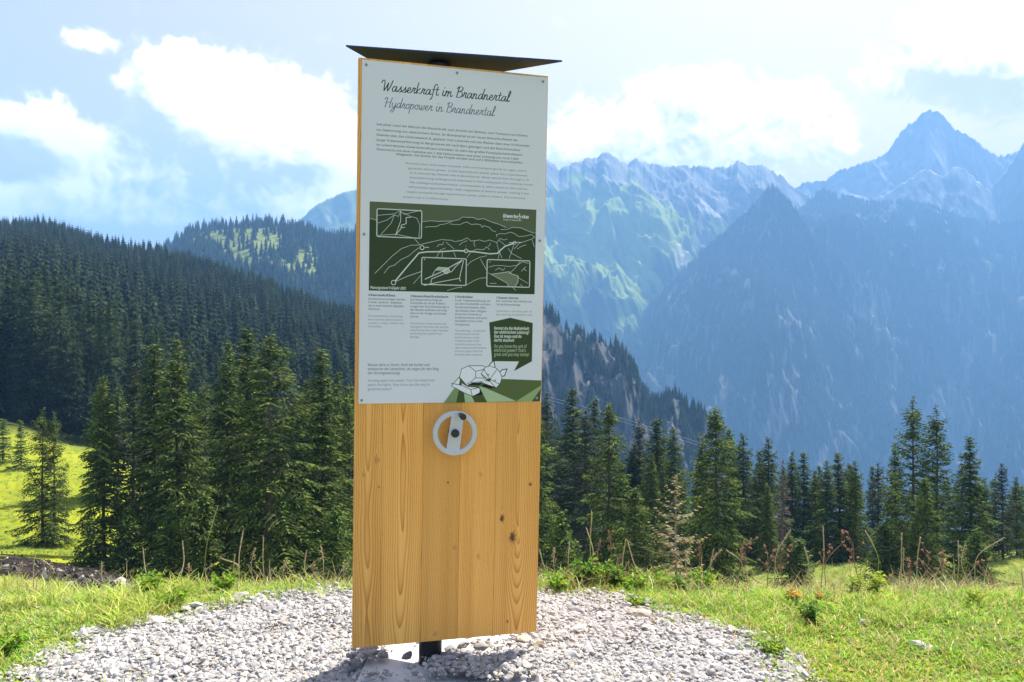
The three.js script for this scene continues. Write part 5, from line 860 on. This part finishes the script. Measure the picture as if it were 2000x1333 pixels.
  const tail = [955, 965, 1030, 880, 1050, 930, 1080, 950, 1115, 970, 1225, 980, 1262, 1045, 1160, 1065, 1075, 1030]; F(tail); J([...tail, 955, 965]); J([955, 940, 1060, 960, 1145, 1000, 1225, 980]); J([1145, 1000, 1160, 1065]); fill(pairs(z3, [1235, 990, 1262, 1045, 1160, 1065, 1230, 1030]), ink); fill(pairs(z3, [1044, 885, 1060, 960, 1030, 950]), '#46552f');
  note('O', z3, 955, 1105, 15, '#8fa86f', 'bold');
  const print = new THREE.CanvasTexture(cv); print.colorSpace = THREE.SRGBColorSpace; print.magFilter = THREE.LinearFilter; print.minFilter = THREE.LinearMipmapLinearFilter; print.anisotropy = 8;
  const sheet = new RoundedBoxGeometry(S.w, S.h, 0.004, 2, 0.0012); { const p = sheet.attributes.position, uv = sheet.attributes.uv; for (let i = 0; i < p.count; i++) uv.setXY(i, p.getX(i) / S.w + 0.5, p.getY(i) / S.h + 0.5); }
  put('printed_panel', sheet, mat(1, 1, 1, { map: print, roughness: 0.5, specularIntensity: 0.4 }), S.u + S.w / 2, S.v + S.h / 2, 0.003);
  const steel = mat(0.35, 0.35, 0.36, { metalness: 0.8, roughness: 0.4 }), screw = new THREE.CylinderGeometry(0.0062, 0.0068, 0.003, 12); screw.rotateX(Math.PI / 2);
  const slot = new THREE.BoxGeometry(0.006, 0.0014, 0.001), black2 = mat(0.03, 0.03, 0.03);
  for (const [x, y] of [[715.6, 128], [892.6, 143], [1060, 159], [711, 458], [1053.6, 469], [706, 782], [882, 779], [1048, 775.6]]) { const [u, v] = photoUV(x, y), o = put('screw', screw, steel, u, v, 0.0064); const q = mesh('slot', slot, black2, o); q.position.z = 0.0016; q.rotation.z = x; }
  // --- hand wheel
  const alu = mat(0.55, 0.57, 0.58, { metalness: 0.3, roughness: 0.45 }), rubber = mat(0.016, 0.016, 0.018, { roughness: 0.4 });
  const [wu, wv] = photoUV(885, 842.5), wheel = new THREE.Group(); wheel.name = 'hand_wheel'; wheel.position.copy(P(wu, wv, 0.045)); sign.add(wheel);
  const prof = []; for (let i = 0; i <= 16; i++) { const a = i / 16 * 6.2832; prof.push(new THREE.Vector2(0.0925 + 0.0125 * Math.sign(Math.cos(a)) * Math.abs(Math.cos(a)) ** 0.6, 0.0085 * Math.sign(Math.sin(a)) * Math.abs(Math.sin(a)) ** 0.7)); }
  const rim = new THREE.LatheGeometry(prof, 72); rim.rotateX(Math.PI / 2); mesh('rim', rim, alu, wheel);
  const sp = new THREE.Shape(); { const a = 0.085, up = 0.027, dn = 0.027; sp.moveTo(-up + 0.012, a); sp.lineTo(up + 0.012, a); sp.lineTo(dn - 0.006, -a); sp.lineTo(-dn - 0.013, -a); sp.closePath(); }
  const spoke = new THREE.ExtrudeGeometry(sp, { depth: 0.008, bevelEnabled: true, bevelSize: 0.002, bevelThickness: 0.002, bevelSegments: 2 }); spoke.translate(0, 0, -0.004); mesh('spoke', spoke, alu, wheel);
  const cyl = (r0, r1, h, n = 28) => { const c = new THREE.CylinderGeometry(r0, r1, h, n); c.rotateX(Math.PI / 2); return c; };
  const cap = mesh('hub_cap', new THREE.LatheGeometry([[0, 0.016], [0.014, 0.0155], [0.0185, 0.012], [0.0195, 0.006], [0.0195, 0]].map((q) => new THREE.Vector2(...q)), 28).rotateX(Math.PI / 2), rubber, wheel); cap.position.z = 0.005;
  const hub = mesh('hub', cyl(0.02, 0.024, 0.046), mat(0.12, 0.12, 0.12, { metalness: 0.5, roughness: 0.5 }), wheel); hub.position.z = -0.023;
  const knob = mesh('crank_handle', new THREE.LatheGeometry([[0, 0], [0.0095, 0], [0.0105, 0.004], [0.0125, 0.03], [0.0142, 0.06], [0.0148, 0.072], [0.0135, 0.08], [0.008, 0.0845], [0, 0.085]].map((q) => new THREE.Vector2(...q)), 24).rotateX(Math.PI / 2), rubber, wheel); { const [ku, kv] = photoUV(895, 806.5); knob.position.set(ku - wu, wv - kv, 0.008); }
  // --- post, rear panel and roof
  const iron = mat(0.028, 0.03, 0.03, { metalness: 0.55, roughness: 0.42 }), roofMat = mat(0.045, 0.055, 0.085, { metalness: 0.1, roughness: 0.7, specularIntensity: 0.25 });
  const ry = 1.357, corner = (px, py) => { const D = FOCAL * ry / (685 - py); return [(px - 1000) / FOCAL * D, D]; };
  const [lx, lD] = corner(674.5, 88), [rx, rD] = corner(1098, 118), bx = -0.489, bD = 3.926;
  const tri = new THREE.Shape(); tri.moveTo(lx, lD); tri.lineTo(rx, rD); tri.lineTo(bx, bD); tri.closePath();
  const roofGeo = new THREE.ExtrudeGeometry(tri, { depth: 0.006, bevelEnabled: true, bevelSize: 0.001, bevelThickness: 0.001, bevelSegments: 1 }); roofGeo.rotateX(-Math.PI / 2);
  const inv = turn.clone().invert(), roof = mesh('roof_plate', roofGeo, roofMat, sign);
  roof.position.copy(V3(0, EYE + ry, 0).sub(foot).applyMatrix4(inv)); roof.quaternion.setFromRotationMatrix(inv);
  const topV = -0.03, len = BH + 0.4 - topV;
  put('post', new THREE.CylinderGeometry(0.0565, 0.0565, len, 40), iron, postU, topV + len / 2, back);
  for (const v of [0.35, 1.2, 2.3]) put('bracket', new RoundedBoxGeometry(0.1, 0.05, 0.02, 1, 0.003), iron, postU, v, -TH - 0.006);
  const rear = new THREE.Group(); rear.name = 'rear_panel'; sign.add(rear);
  const a0 = V3(-0.55, 0, -4.09), a1 = V3(0.03, 0, -3.835), dir = a1.clone().sub(a0), RWd = dir.length(); dir.normalize();
  const nrm = V3(-dir.z, 0, dir.x), mid0 = a0.clone().add(a1).multiplyScalar(0.5).addScaledVector(V3(-dir.z, 0, dir.x), 0);
  const bottom = world(C(0.4, BH, 0)).y + 0.26; rear.position.copy(V3(mid0.x, bottom, mid0.z).sub(foot).applyMatrix4(inv));
  rear.quaternion.setFromRotationMatrix(inv.clone().multiply(new THREE.Matrix4().makeBasis(dir, V3(0, 1, 0), V3().crossVectors(dir, V3(0, 1, 0)))));
  for (let k = 0; k < 4; k++) { const w = RWd / 4, o = mesh('plank', stave(k * w, (k + 1) * w, 2.2, TH), larch, rear); o.position.set((k + 0.5) * w - RWd / 2, 1.1, -TH / 2); }
  for (const h of [0.5, 1.9]) { const o = mesh('beam', new THREE.BoxGeometry(0.05, 0.05, 0.2), iron, rear); o.position.set(-0.12, h, 0.1); }
}
renderer.render(scene, camera);
